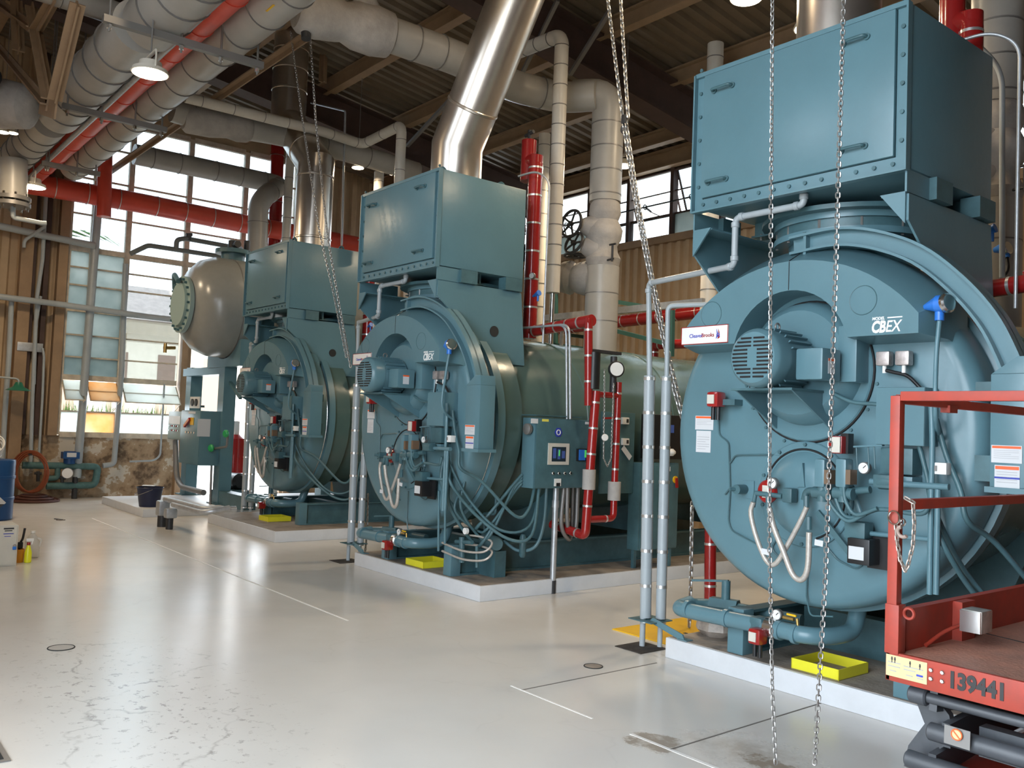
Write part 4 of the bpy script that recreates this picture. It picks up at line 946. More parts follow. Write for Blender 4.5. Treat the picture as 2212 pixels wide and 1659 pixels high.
obj('plate', M().box(-.115, -.09, 1.62, 2.13, .98, 1.86), TEALD, T, bevel=.004)
for q in ((1347, 909), (1347, 954)):
    p = P(*q, x=-.10); o = obj('switch_box', M().cbox(p + V((.02, 0, 0)), .04, .10, .075), WHITE, T, bevel=.005); obj('knob', M().cbox(p + V((.042, .02, 0)), .006, .03, .04), IRON, o)
obj('tag', M().bar(P(1345, 966, x=-.07), P(1362, 990, x=-.07), .003, .06, (0, 1, .6)), PAPER, T)

# ================================================================== RED GAS LINES
XG = .25
T = thing('gas_riser', 'red gas loop with silver clamps between control cabinet and starter panel', 'pipe', (XG, 1.1, .5), 'red gas piping')
def seg(T, pts, r, mat=RED, fil=.06, cl=.26, nm='pipe_run'):
    pts = [V(p) for p in pts]; obj(nm, M().tube(pts, r, n=18, fillet=fil), mat, T)
    for a, b in zip(pts, pts[1:]):
        L_ = (b - a).length; d = (b - a) / L_; t = max(.10, cl * .45)
        while t < L_ - .08: obj('clamp_band', M().disc(a + d * (t - .010), d, r * 1.05, .020, 18), STRAP, T); t += cl
seg(T, [(XG, 1.18, 2.05), (XG, 1.10, .60), (-.25, 1.10, .66)], .047)
seg(T, [(XG, 1.50, 2.16), (XG, 1.49, .76), (XG, 1.12, .76)], .036)
seg(T, [(XG - .02, 1.06, 2.78), (XG - .02, 1.10, 1.9)], .042)
for p, h in (((XG, 1.125, 1.16), .20), ((XG, 1.49, 1.04), .19)): obj('joint_wrap', M().cyl((p[0], p[1], p[2] - h / 2), (p[0], p[1], p[2] + h / 2), .066, n=18), BLANKET, T)
obj('cross_bar', M().cyl((XG, 1.18, 2.02), (XG, 1.50, 2.02), .032), RED, T); obj('red_lever', M().bar((XG, 1.30, 1.78), (XG, 1.46, 1.79), .02, .02), RED, T)
def vent(ox, lab, dxv=0):
    T = thing('red_vent_pipe', lab, 'pipe', (ox, 1.1, 2.7), 'red gas piping'); x = ox
    pts = [(x, 1.1, 4.66), (x, 1.1, 2.63)]
    seg(T, pts, .078, cl=.31); obj('elbow', M().tube([(x - .13, 1.1, 4.62), (x, 1.1, 4.62), (x, 1.1, 4.4)], .08, n=18, fillet=.12), RED, T)
    obj('relief_cap', M().cyl((x - .13, 1.1, 4.40), (x - .13, 1.1, 4.86), .085, n=22), RED, T); obj('cap_valve', M().cyl((x - .13, 1.1, 4.86), (x - .13, 1.1, 4.98), .02).cyl((x - .2, 1.1, 4.93), (x - .06, 1.1, 4.95), .02), IRON, T)
    seg(T, [(x, 1.1, 2.70), (x + 1.0, 1.08, 2.76)], .06, cl=.18)
    g = V((x + .10, 1.04, 3.30)); o = obj('gauge', M().disc(g, (.3, -1, 0), .035, .03, 18), STRAPD, T); obj('dial', M().disc(g + V((.009, -.03, 0)), (.3, -1, 0), .029, .003, 18), DIAL, o)
    obj('transmitter', M().cyl((x + .10, 1.05, 3.08), (x + .20, 1.05, 3.11), .012, .032).cyl((x + .18, 1.05, 3.10), (x + .18, 1.05, 3.02), .012), BLUEP, T)
    obj('conduit', M().tube([(x + .35, 1.0, 2.55), (x + .36, 1.0, 4.3), (x + .2, .95, 4.42), (x - .05, .9, 4.4)], .012, fillet=.15), GALV, T)
    return T
vent(-.74, 'red capped vent pipe with silver clamps behind the middle economizer')
vent(3.93, 'red capped vent pipe half hidden behind the nearest economizer')
v = vent(-5.18, 'red capped vent pipe behind the farthest economizer'); v.location += V((0, .5, 0))
T = thing('water_column', 'black water column with large round gauge above the red gas loop', 'gauge column', (XG, 1.3, 2.0))
obj('float_chamber', M().cyl((XG, 1.14, 2.07), (XG, 1.14, 2.44), .062, n=24), BLACK, T); p = P(1331, 799, x=XG); p = p + V((.07, -.06, 0)); o = obj('gauge', M().disc(p + V((-.02, 0, 0)), (1, -.5, 0), .085, .04, 28, .006), BLACK, T); obj('dial', M().disc(p + V((.015, -.02, 0)), (1, -.5, 0), .07, .004, 28), DIAL, o)
obj('sight_glass', M().cyl((XG, 1.42, 2.05), (XG, 1.42, 2.42), .035), IRON, T); obj('chain', M().chain([P(1306, 800, x=XG + .06), P(1304, 990, x=XG + .06), P(1312, 1008, x=XG + .06), P(1320, 990, x=XG + .06), P(1326, 830, x=XG + .06)], .02, .003), CHAIN, T)
obj('bracket', M().box(XG - .03, XG + .03, 1.1, 1.5, 2.44, 2.47), IRON, T); o = obj('pull_disc', M().disc(P(1306, 945, x=XG + .07), (1, -.5, 0), .035, .02, 18, .004), WHITE, T)
T = thing('conduit_pair', 'pair of thin steel conduits bent down beside the red gas loop', 'conduit', (.1, .95, 1.76))
for dx in (0, .05): obj('conduit', M().tube([(-.9, .9, 2.72), (.02 + dx, .95, 2.72), (.06 + dx, .97, 1.758)], .013, fillet=.12), GALV, T)

# ================================================================== STEAM RISERS AND HEADERS
def riser(xc, y, lab, wheels=True):
    T = thing('steam_riser', lab, 'pipe', (xc, y, 2.72), 'insulated steam risers'); r = .20
    m = M().tube([(xc, y, 4.52), (xc, y, 5.9), (xc - .35, y - .28, 5.9)] if xc < 0 else [(xc, y, 4.52), (xc, y, 7.4)], r, n=28, fillet=.3); obj('upper_jacket', m, INSUL, T)
    for z in (4.6, 4.9, 5.2, 5.5): obj('strap', M().disc((xc, y, z), (0, 0, 1), r + .004, .015, 28), STRAPD, T)
    obj('lower_jacket', M().cyl((xc, y, 2.60), (xc, y, 3.70), r * 1.04, n=28), INSUL, T)
    for z in (3.0, 3.35): obj('strap', M().disc((xc, y, z), (0, 0, 1), r * 1.05, .012, 28), STRAPD, T)
    pr = [(0, .15), (.03, .20), (.12, .22), (.2, .18), (.28, .17), (.36, .215), (.48, .23), (.56, .19), (.60, .17), (.68, .20), (.8, .19), (.86, .15)]
    obj('valve_blanket', M().lathe(pr, (xc, y, 3.68), (.03, -.02, 1), 20), BLANKET, T)
    obj('bonnet_blanket', M().lathe([(0, .17), (.12, .17), (.25, .11), (.30, .08)], (xc, y, 4.18), (-.5, -.8, .1), 16), BLANKET, T)
    obj('bonnet_blanket', M().lathe([(0, .16), (.14, .15), (.28, .09)], (xc, y, 3.88), (-.5, -.8, .3), 16), BLANKET, T)
    obj('side_valve_blanket', M().lathe([(-.24, .08), (-.20, .19), (-.1, .22), (0, .20), (.06, .16), (.12, .22), (.22, .20), (.26, .1)], (xc - .32, y - .1, 3.58), (-.9, -.3, .1), 18), BLANKET, T)
    if wheels:
        for c, a, R in (((xc - .22, y - .36, 4.22), (.05, -1, .1), .17), ((xc - .20, y - .32, 3.98), (.05, -1, .35), .14), ((xc - .40, y - .1, 3.88), (0, 0, 1), .14)):
            o = obj('handwheel', M().ring(c, a, R, .019, 28, 8), IRON, T); u, v_, _ = frame(a); s = M()
            for k in range(5): e = u * math.cos(k * 1.2566) + v_ * math.sin(k * 1.2566); s.bar(V(c), V(c) + e * R, .024, .014, a)
            s.disc(V(c) - V(a).normalized() * .02, a, .03, .05, 14); obj('spokes', s, IRON, o)
    obj('bleed_cock', M().cyl((xc + .18, y - .1, 3.75), (xc + .30, y - .12, 3.75), .012).cyl((xc + .28, y - .12, 3.72), (xc + .28, y - .12, 3.92), .014).cyl((xc + .23, y - .12, 3.93), (xc + .33, y - .12, 3.93), .012), IRON, T)
    return T
riser(XB[1], 2.65, 'insulated steam riser with black handwheels rising from the middle boiler shell')
riser(XB[0], 2.62, 'insulated steam riser behind the nearest economizer')
hz = 5.85
hp = [P(1290, 206, z=hz), P(1216, 212, z=hz), P(1106, 187, z=hz), P(1000, 130, z=hz), P(840, 74, z=hz)]
pipe('steam_header', 'insulated grey header passing behind the leaning chimney under the roof', 'pipe', hp, .19, INSUL, straps=.34, smat=STRAPD, sw=.008, n=24, group='insulated overhead pipes')
T = thing('blanketed_valve', 'bulky grey insulation blanket around a valve under the roof, left of the leaning chimney', 'insulated valve', P(740, 45, z=hz), 'insulated overhead pipes')
a, b = P(845, 78, z=hz), P(640, 18, z=hz); d_ = (b - a)
obj('blanket', M().lathe([(0, .19), (.04, .235), (.22, .26), (.42, .24), (.55, .20), (.60, .215), (.78, .25), (.95, .235), (1.0, .19)][:9] and [(t * d_.length, r) for t, r in ((0, .19), (.03, .24), (.2, .265), (.4, .25), (.52, .205), (.58, .22), (.78, .25), (.95, .235), (1., .19))], a, d_, 22), BLANKET, T)
obj('bonnet', M().lathe([(0, .16), (.25, .15), (.35, .08)], a + d_ * .3, (.1, 0, 1), 16), BLANKET, T)
obj('bonnet', M().cyl(a + d_ * .9 + V((0, 0, -.16)), a + d_ * .9 + V((.03, 0, -.30)), .05), IRON, T)
mid = [P(372, 238, x=-6.0), P(470, 268, x=-6.0), P(600, 290, x=-6.0), P(760, 330, x=-6.0), P(900, 372, x=-6.0)]
pipe('steam_header', 'grey insulated header running behind the kinked chimney', 'pipe', mid, .165, INSUL, straps=.5, sw=.008, n=22, group='insulated overhead pipes')
T = thing('blanketed_valve', 'dark grey blanketed valve on the header left of the kinked chimney', 'insulated valve', mid[1], 'insulated overhead pipes')
d_ = (mid[2] - mid[1]); obj('blanket', M().lathe([(-.5, .15), (-.44, .20), (-.1, .21), (.15, .18), (.3, .21), (.44, .20), (.5, .16)], mid[1], d_, 20), BLANKET, T)
obj('bonnet', M().cyl(mid[1] + V((0, 0, .15)), mid[1] + V((0, 0, .35)), .09), BLANKET, T)
pipe('vent_line', 'white jacketed vent line bending down behind the middle economizer', 'pipe', [P(400, 210, z=6.0), P(590, 258, z=6.0), P(690, 282, z=6.0), P(783, 312, z=6.0), P(868, 270, z=6.0), V((P(868, 270, z=6).x, P(868, 270, z=6).y, 4.2))], .075, INSULW, straps=.45, sw=.008, group='white vent lines', fillet=.14)
for q0, q1, w_, lab in (((1160, 300), (1197, 660), 24, 'white jacketed pipe rising behind the red capped vent'), ((1190, 300), (1165, 700), 20, 'thin white jacketed pipe next to the tall white vent riser')):
    pass
yv = 1.75
def vpix(x, ya, yb, y): a = P(x, ya, y=y); b = P(x, yb, y=y); return [V((a.x, y, a.z)), V((a.x, y, b.z))]
pt = vpix(1214, 85, 630, yv); top = [P(1106, 122, y=yv), pt[0] + V((0, 0, -.04))]
pipe('vent_line', 'tall white vent riser with dark straps and elbow near the steam riser', 'pipe', [P(1120, 112, y=yv), V((pt[0].x, yv, P(1214, 75, y=yv).z)), V((pt[0].x, yv, pt[1].z))], .085, INSULW, straps=.24, sw=.010, group='white vent lines', fillet=.15)
m_ = [o for o in COL.objects if o.name.startswith('vent_line')][-1]
m_ = root_of(m_); obj('stub_pipe', M().cyl((pt[1].x, yv, 2.6), (pt[1].x, yv, pt[1].z + .02), .03), STEELB, m_)
pipe('vent_line', 'white pipe between the red vent and the tall white riser', 'pipe', [vpix(1177, 290, 700, 3.2)[0], V((vpix(1177, 290, 700, 3.2)[0].x, 3.2, 0))], .085, INSULW, straps=.34, sw=.010, group='white vent lines')
pipe('vent_line', 'white pipe standing behind the middle economizer', 'pipe', [vpix(819, 372, 520, 2.6)[0], V((vpix(819, 372, 520, 2.6)[0].x, 2.6, 0))], .085, INSULW, straps=.34, sw=.010, group='white vent lines')
pipe('vent_line', 'white pipe behind the nearest economizer, seen beside its top corner', 'pipe', vpix(1546, 95, 700, 4.4), .11, INSULW, straps=.4, sw=.010, group='white vent lines')
pipe('vent_line', 'white pipe beside the kinked chimney in front of the window wall', 'pipe', [vpix(628, 320, 640, 2.2)[0], V((vpix(628, 320, 640, 2.2)[0].x, 2.2, .13))], .085, INSULW, straps=.4, sw=.010, group='white vent lines')
pipe('red_riser', 'red vertical pipe left of the kinked chimney', 'pipe', [P(600, 312, x=-11.2), P(590, 600, x=-11.2)], .14, RED, straps=.5, sw=.010, group='red gas piping')
pipe('red_main', 'red horizontal main with clamps against the tan back siding', 'pipe', [P(1195, 712, y=6.3), P(1560, 668, y=6.3)], .11, RED, straps=.42, smat=STRAP, group='red gas piping')
m_ = [o for o in COL.objects if o.name.startswith('red_main')][-1]
for q in ((1230, 708), (1520, 673)): c = P(*q, y=6.3); obj('wall_bracket', M().box(c.x - .03, c.x + .03, 6.3, YB - .05, c.z - .17, c.z - .11), GREEN, m_)
pipe('red_main', 'short red pipe end behind the nearest hinge arm', 'pipe', [P(2150, 615, y=3.4), P(2230, 600, y=3.4)], .075, RED, straps=.3, smat=STRAP, group='red gas piping')
pipe('red_drop', 'red vertical pipe under the nearest boiler door', 'pipe', [P(1535, 1130, y=1.0), V((P(1535, 1300, y=1.0).x, 1.0, .0))], .05, RED, straps=.35, smat=STRAP, group='red gas piping')
pipe('red_branch', 'red branch elbow behind the twin drain pipes', 'pipe', [P(1412, 780, y=4.6), P(1412, 745, y=4.6), P(1490, 742, y=4.6)], .07, RED, straps=.25, smat=STRAP, group='red gas piping')
# green platform railing behind the middle boiler
T = thing('platform_railing', 'dark green platform railing in front of the tan back siding', 'railing', (-3, 4.4, 2.4))
for q0, q1 in (((1165, 600), (1290, 640)), ((1165, 685), (1290, 712)), ((1320, 650), (1410, 665)), ((1320, 712), (1450, 745)), ((1200, 745), (1520, 790))): obj('rail', M().bar(P(*q0, y=4.4), P(*q1, y=4.4), .06, .06), GREEN, T)
for q0, q1 in (((1200, 590), (1200, 770)), ((1452, 670), (1450, 770))): obj('rail_post', M().bar(P(*q0, y=4.4), P(*q1, y=4.4), .06, .06), GREEN, T)
cs_ = P(1215, 683, y=3.6); tag(obj('cable_strut', M().bar(P(1150, 690, y=3.6), P(1520, 652, y=3.6), .06, .09).box(cs_.x - .02, cs_.x + .02, 3.58, 3.62, 2.3, cs_.z), GALV), 'grey strut channel crossing behind the twin drain pipes', 'strut')
T = thing('transmitter', 'blue transmitter with black cable on the riser behind the nearest hinge arm', 'transmitter', P(2170, 540, y=2.3))
p = P(2170, 538, y=2.3); obj('body', M().cyl(p + V((-.08, 0, 0)), p + V((0, 0, .01)), .02, .05).cyl(p, p + V((.02, 0, -.07)), .025), BLUEP, T); obj('cap', M().disc(p, (1, -.2, .3), .055, .04, 18, .008), STEELB, T); obj('cable', M().tube([p + V((.02, 0, -.07)), p + V((.02, -.02, -.2)), p + V((-.14, -.05, -.34))], .014, smooth=True), BLACK, T)
pipe('bent_conduit', 'grey conduit bending down beside the nearest economizer', 'conduit', [P(2080, 60, y=1.8), P(2110, 95, y=1.8), P(2165, 150, y=1.8), P(2165, 600, y=1.8)], .02, GREYP, fillet=.25)

# ================================================================== OVERHEAD PIPE RACK (upper left)
ZP = 5.70
def rackpt(px, py): return P(px, py, z=ZP)
yA, yR, yB = -2.50, -2.12, -1.72
def rack(name, y, x0, x1, r, mat, label, straps, r2=None, z=ZP):
    return pipe(name, label, 'pipe', [(x0, y, z), (x1, y, z)], r, mat, straps=straps, sw=.008, n=28, group='overhead rack pipes')
rack('overhead_pipe', yA - .05, -10.6, -7.0, .25, INSUL, 'far length of the thick grey jacketed pipe left of the red overhead pipe', .45)
rack('overhead_pipe', yA - .03, -6.6, -2.95, .28, INSUL, 'middle length of the thick grey jacketed pipe left of the red overhead pipe', .5)
rack('overhead_pipe', yA + .04, -2.8, 4.0, .29, INSUL, 'near length of the thick grey jacketed pipe at the top edge', .5)
rack('overhead_pipe', yB, -9.4, 4.0, .215, INSUL, 'grey jacketed pipe right of the red overhead pipe', .62)
pipe('overhead_red_pipe', 'orange-red pipe running overhead between the two grey jacketed pipes', 'pipe', [(-10.9, yR, ZP - .02), (4.0, yR, ZP - .02)], .155, REDO, straps=.9, smat=REDO, sw=.02, n=24, group='orange-red overhead pipes')
for dy, r, lab in ((.17, .035, 'thin pale conduit beside the thick grey overhead pipe'),):
    tag(obj('overhead_conduit', M().cyl((-10.8, yA + dy + .08, ZP - .16), (4, yA + dy + .08, ZP - .16), r), GALV), lab, 'conduit')
pipe('cross_pipe', 'orange-red cross pipe in front of the window wall', 'pipe', [P(-40, 380, x=-10.95), P(75, 398, x=-10.95), P(300, 438, x=-10.95), P(545, 487, x=-10.95), P(800, 535, x=-10.95)], .19, REDO, straps=.55, smat=STRAP, sw=.012, n=26, group='orange-red overhead pipes')
pipe('red_drop', 'short orange-red riser with capped end crossing the cross pipe', 'pipe', [P(228, 310, x=-10.6), P(224, 468, x=-10.6)], .125, REDO, n=22, group='orange-red overhead pipes')
pipe('elbow_pipe', 'grey jacketed pipe along the window wall turning down beside the farthest economizer', 'pipe', [P(290, 333, x=-10.4), P(430, 362, x=-10.4), P(606, 400, x=-10.4), P(572, 424, x=-9.6), P(558, 445, x=-9.6), P(556, 560, x=-9.6)], .19, INSUL, straps=.5, sw=.01, n=24, fillet=.25, group='insulated overhead pipes')
def hanger(q0, q1, lab, zt=None):
    a, b = P(*q0, z=5.36), P(*q1, z=5.36); b.x = a.x = (a.x + b.x) / 2; T = thing('pipe_hanger', lab, 'hanger', a, 'trapeze pipe hangers')
    obj('strut', M().bar(a, b, .07, .07), STRAPD, T)
    for y in (a.y + .06, -2.33, -1.93, b.y - .06):
        obj('rod', M().cyl((a.x, y, 5.25), (a.x, y, zr(y) - .05), .012, n=8), STRAPD, T); obj('nut', M().cyl((a.x, y, 5.28), (a.x, y, 5.32), .025, n=6), STEELB, T)
hanger((228, 32), (560, 148), 'nearest trapeze strut under the overhead pipes')
hanger((140, 222), (352, 287), 'middle trapeze strut under the overhead pipes')
hanger((85, 357), (222, 372), 'far trapeze strut under the overhead pipes near the window wall')
o = thing('pipe_marker', 'yellow marker label on the grey overhead pipe', 'label', (-2.0, yB - .1, ZP - .2)); obj('sheet', M().bar(P(580, 26, z=5.52), P(596, 12, z=5.52), .06, .004), YELMAT, o)
# small pipe with a yellow label at the very top
pipe('overhead_pipe', 'grey pipe crossing at the top edge with a yellow marker', 'pipe', [P(70, -30, z=6.4), P(225, 20, z=6.4), P(330, 60, z=6.4)], .14, INSUL, straps=.6, sw=.008, group='overhead rack pipes')
T = thing('end_valve', 'flanged grey pipe end with valve hanging at the upper left', 'valve', P(25, 440, x=-8.6)); a, b = P(28, 345, x=-8.6), P(28, 425, x=-8.6)
obj('jacket', M().cyl(a, b, .20, n=22), INSUL, T); obj('flange', M().disc(b, (0, 0, -1), .25, .06, 22), STRAPD, T); obj('flange', M().disc(b + V((0, 0, -.09)), (0, 0, -1), .25, .06, 22), STRAPD, T)
for k in range(8): obj('bolt', M().cyl(b + V((.21 * math.cos(k * PI / 4), .21 * math.sin(k * PI / 4), .04)), b + V((.21 * math.cos(k * PI / 4), .21 * math.sin(k * PI / 4), -.2)), .018, n=6), STEELB, T)
obj('drain_tube', M().tube(PL([(28, 440), (28, 470), (90, 482), (100, 482)], x=-8.6), .035, fillet=.05), GREYP, T)
T = thing('blanketed_valve', 'dark blanketed valve with black handwheel at the upper left edge', 'insulated valve', P(15, 210, z=5.5)); c = P(10, 225, d=11.5)
obj('blanket', M().lathe([(-.4, .15), (-.3, .28), (0, .32), (.3, .28), (.4, .15)], c, (.6, .7, -.1), 18), BLANKET, T); obj('handwheel', M().ring(c + V((.3, -.25, .18)), (.75, -.6, .3), .15, .028, 22, 8), IRON, T)
c2 = P(12, 178, d=11); obj('hub', M().disc(c + V((.3, -.25, .18)), (.75, -.6, .3), .05, .05), IRON, T)

# roof truss members, upper left
def strutbar(lab, a, b, w=.13, nm='truss_member'):
    struct(nm, M().bar(a, b, w, .02).bar(V(a) + V((0, 0, .0)), V(b) + V((0, 0, .0)), .02, w), TANB, label=lab)
strutbar('long tan roof brace', P(668, 74, y=-.7), P(212, 388, y=-.7), .15)
for q0, q1 in (((-20, 82), (102, 226)), ((68, 15), (104, 214)), ((168, 8), (118, 216)), ((120, -10), (75, 70)), ((35, 0), (40, 110)), ((0, 10), (70, 60))): strutbar('tan truss diagonal', P(*q0, y=-3.1), P(*q1, y=-3.1), .15)
struct('truss_gusset', M().bar(P(88, 218, y=-3.08), P(122, 228, y=-3.08), .3, .02, (0, 1, 0)), TANB)
for q0, q1 in (((609, 55), (606, 160)), ((700, 60), (697, 178))): strutbar('tan hanger post', P(*q0, y=1.5), P(*q1, y=1.5), .14)
strutbar('tan diagonal column brace', P(690, 405, y=5.2), P(790, 512, y=5.2), .2, 'wall_brace')
pipe('thin_conduit', 'thin grey conduit dropping from the roof beside the kinked chimney', 'conduit', [P(672, 222, y=1.4), P(746, 240, y=1.4), P(738, 530, y=1.4)], .016, GALV, fillet=.05)

# ================================================================== HIGH-BAY LAMPS
def highbay(c, s, lab, cord=0., watt=40):
    c = V(c); T = thing('high_bay_lamp', lab, 'lamp', c, 'high-bay lamps')
    obj('housing', M().lathe([(0, s), (.05 * s * 4, s * .98), (.06 * s * 4, s * .68), (.16 * s * 4, s * .62), (.17 * s * 4, s * .4)], c, (0, 0, 1), 28, cap0=False), pm('lamp_housing', (.62, .58, .50), .45), T)
    obj('rim', M().ring(c, (0, 0, 1), s * 1.0, s * .05, 30, 6), pm('lamp_housing', (.62, .58, .50)), T)
    obj('lens', M().disc(c + V((0, 0, -.01)), (0, 0, 1), s * .97, .012, 30), pm('lamp_lens', (1.0, .86, .62), .4, emit=14.), T)
    h = s * 1.15
    obj('bracket', M().tube([c + V((-s, 0, .02)), c + V((-s, 0, h)), c + V((s, 0, h)), c + V((s, 0, .02))], s * .055, n=8, fillet=s * .2), pm('lamp_housing', (.62, .58, .50)), T)
    obj('stem', M().cyl(c + V((0, 0, h)), V((c.x, c.y, zr(c.y) - .05)), s * .05, n=8), STRAPD, T)
    lamp('high_bay_light', 'AREA', c + V((0, 0, -.03)), watt, (1.0, .78, .52), shape='DISK', size=s * 1.8, aim=(0, 0, -1))
highbay(P(324, 158, d=8.6), .167, 'round high-bay lamp shining in front of the red overhead pipe', 0, 14)
highbay(P(70, 403, d=14.), .19, 'far high-bay lamp over the window wall end of the cross pipe', .3)
highbay(P(1348, 358, d=12.6), .13, 'small high-bay lamp hanging by the chain near the back wall', 1.2, 90)
highbay(P(1612, -4, d=7.4), .13, 'high-bay lamp cut by the top edge above the nearest economizer', 1.5)
highbay((1.2, .9, 6.6), .2, 'unseen high-bay lamp added above the walkway between the middle and nearest boilers', .8, 30)  # unseen lamp, added to warm the floor between the pads
highbay((.9, -2.4, 6.7), .2, 'unseen high-bay lamp added above the open floor in front of the boilers', .8, 70)  # added out of view for warm light on the open floor
highbay((1.2, 3.4, 6.2), .2, 'extra high-bay lamp added above the back of the boiler row', .6, 80)  # extra lamp, put in to brighten the siding behind the boilers
highbay(P(6, 285, d=12.), .075, 'warm lamp at the edge of the pipe rack, outer of a pair', .8)
highbay(P(28, 287, d=12.3), .065, 'warm lamp at the edge of the pipe rack, inner of a pair', .8)
highbay(P(773, 362, d=15.), .10, 'distant small lamp behind the kinked chimney', .5)

# ================================================================== STORAGE TANK ON STAND
tx, tz, trr = P(402, 655, y=-.05).x + .02, 3.52, .86
T = thing('storage_tank', 'grey horizontal tank with bolted manhole on a teal stand by the windows', 'tank', (tx, 1.5, 2.6))
obj('jacket', M().lathe([(-.10, .10), (-.09, .40), (.0, .62), (.14, .77), (.36, .855), (.55, trr), (3.5, trr), (3.8, .6)], (tx, 0, tz), (0, 1, 0), 56), pm('tank_jacket', (.265, .268, .25), .24, var=.05, bump=.12, bscale=3), T)
for y in (.62, 1.1, 1.6, 2.1, 2.6): obj('band', M().disc((tx, y, tz), (0, 1, 0), trr + .006, .012, 56), STRAPD, T)
mh = obj('manhole_cover', M().lathe([(-.20, .05), (-.20, .36), (-.15, .36), (-.15, .48), (-.08, .48), (-.08, .42), (.05, .42)], (tx, 0, tz - .02), (0, 1, 0), 40), pm('manhole_paint', (.30, .40, .38), .4), T)
for k in range(20): a = k * PI / 10; obj('bolt', M().cyl((tx + .43 * math.cos(a), -.19, tz - .02 + .43 * math.sin(a)), (tx + .43 * math.cos(a), -.06, tz - .02 + .43 * math.sin(a)), .022, n=6), TEALD, mh)
obj('davit', M().tube([(tx - .5, -.1, tz + .3), (tx - .2, -.22, tz + .52), (tx + .1, -.24, tz + .35)], .04, fillet=.1), TEALD, mh)
p = p_noz = P(503, 560, x=tx); o = obj('top_nozzle', M().cyl((tx, p.y, tz + .8), (tx, p.y, tz + .98), .20, n=22).disc((tx, p.y, tz + .96), (0, 0, 1), .30, .07, 26), TEALD, T)
obj('vent_valve', M().cyl((tx, p.y, tz + 1.03), (tx, p.y, tz + 1.2), .09).cyl((tx - .14, p.y, tz + 1.12), (tx + .2, p.y, tz + 1.12), .06).cyl((tx + .1, p.y + .2, tz + 1.03), (tx + .1, p.y + .2, tz + 1.22), .05), IRON, o)
obj('drain_cock', M().cyl((tx - .55, -.02, tz - .72), (tx - .5, -.22, tz - .74), .03).cyl((tx - .5, -.2, tz - .66), (tx - .5, -.2, tz - .82), .03), BRASS, T)
S = thing('tank_stand', 'teal steel stand with two box columns under the grey tank', 'stand', (-8.6, .8, .13))
cA, cB = P(406, 1068, z=.13), P(477, 1088, z=.13)
for c in (cA, cB):
    o = obj('column', M().box(c.x - .13, c.x + .13, c.y - .11, c.y + .11, .13, 2.55), TEAL, S); obj('base_plate', M().box(c.x - .2, c.x + .2, c.y - .18, c.y + .18, .13, .15), TEALD, o)
for y in (cB.y, 2.9):
    obj('saddle', M().prism([(tx - .75, y - .12, 2.5), (tx + .75, y - .12, 2.5), (tx + .75, y - .12, 2.95)] + [(tx + .88 * math.cos(math.radians(-42 - 96 * k / 12)), y - .12, tz + .88 * math.sin(math.radians(-42 - 96 * k / 12))) for k in range(13)] + [(tx - .75, y - .12, 2.95)], (0, .24, 0)), TEAL, S)
obj('rear_column', M().box(tx - .6, tx - .35, 2.8, 3.0, .13, 2.55), TEAL, S); obj('rear_column', M().box(tx + .35, tx + .6, 2.8, 3.0, .13, 2.55), TEAL, S)
obj('girder', M().box(min(cA.x, cB.x) - .1, max(cA.x, cB.x) + .1, cB.y - .1, cB.y + .1, 2.38, 2.52), TEAL, S)
obj('brace', M().bar(P(462, 775, y=cB.y), P(520, 860, y=cB.y), .05, .05), TEALD, S)
obj('skid_beam', M().box(cB.x - .2, cB.x + 1.2, cB.y - .1, cB.y + .12, .13, .36), TEALD, S)
ypn = cA.y - .35
def panel(q0, q1, depth, nm, lab, y, mt=TEAL):
    a, b = P(*q0, y=y), P(*q1, y=y); T = thing(nm, lab, 'cabinet', ((a.x + b.x) / 2, y, b.z)); o = obj('body', M().box(a.x, b.x, y, y + depth, b.z, a.z), mt, T, bevel=.008)
    obj('door', M().box(a.x + .015, b.x - .015, y - .012, y, b.z + .015, a.z - .015), mt, T, bevel=.004); return T, a, b
T, a, b = panel((366, 888), (391, 951), .2, 'push_button_panel', 'narrow grey-green push-button panel on the tank stand, nearer the windows', ypn, pm('panel_grey_green', (.28, .36, .34), .4))
for r_ in range(2):
    for k in range(5): obj('push_button', M().disc((a.x + (b.x - a.x) * (.18 + .16 * k), ypn - .012, a.z - (a.z - b.z) * (.52 + .16 * r_)), (0, -1, 0), .016, .02, 12), RED if k % 2 else STEELB, T)
obj('meter', M().box(a.x + .06, b.x - .06, ypn - .02, ypn - .01, a.z - .24, a.z - .09), WHITE, T)
T, a, b = panel((393, 886), (429, 1006), .40, 'motor_starter_cabinet', 'tall teal starter cabinet with red handle on the tank stand', ypn - .18)
w_ = b.x - a.x; h_ = a.z - b.z
obj('handle_plate', M().box(a.x + w_ * .52, a.x + w_ * .68, ypn - .205, ypn - .19, a.z - h_ * .27, a.z - h_ * .13), YELMAT, T); obj('switch_handle', M().bar((a.x + w_ * .55, ypn - .22, a.z - h_ * .16), (a.x + w_ * .30, ypn - .22, a.z - h_ * .30), .05, .04, (0, 1, 0)), RED, T)
for k in range(4): obj('push_button', M().disc((a.x + w_ * (.34 + .14 * k), ypn - .19, a.z - h_ * .41), (0, -1, 0), .018, .02, 12), STEELB, T)
obj('label_plate', M().box(a.x + w_ * .4, a.x + w_ * .75, ypn - .197, ypn - .19, a.z - h_ * .06, a.z - h_ * .02), PAPER, T)
p = P(440, 905, x=b.x); obj('paper_label', M().box(b.x, b.x + .004, p.y - .1, p.y + .12, p.z - .3, p.z), PAPER, T)
T = thing('gauge_board', 'small white board with two round gauges above the starter cabinet', 'gauge board', P(421, 883, y=ypn)); a, b = P(411, 857, y=ypn), P(430, 882, y=ypn)
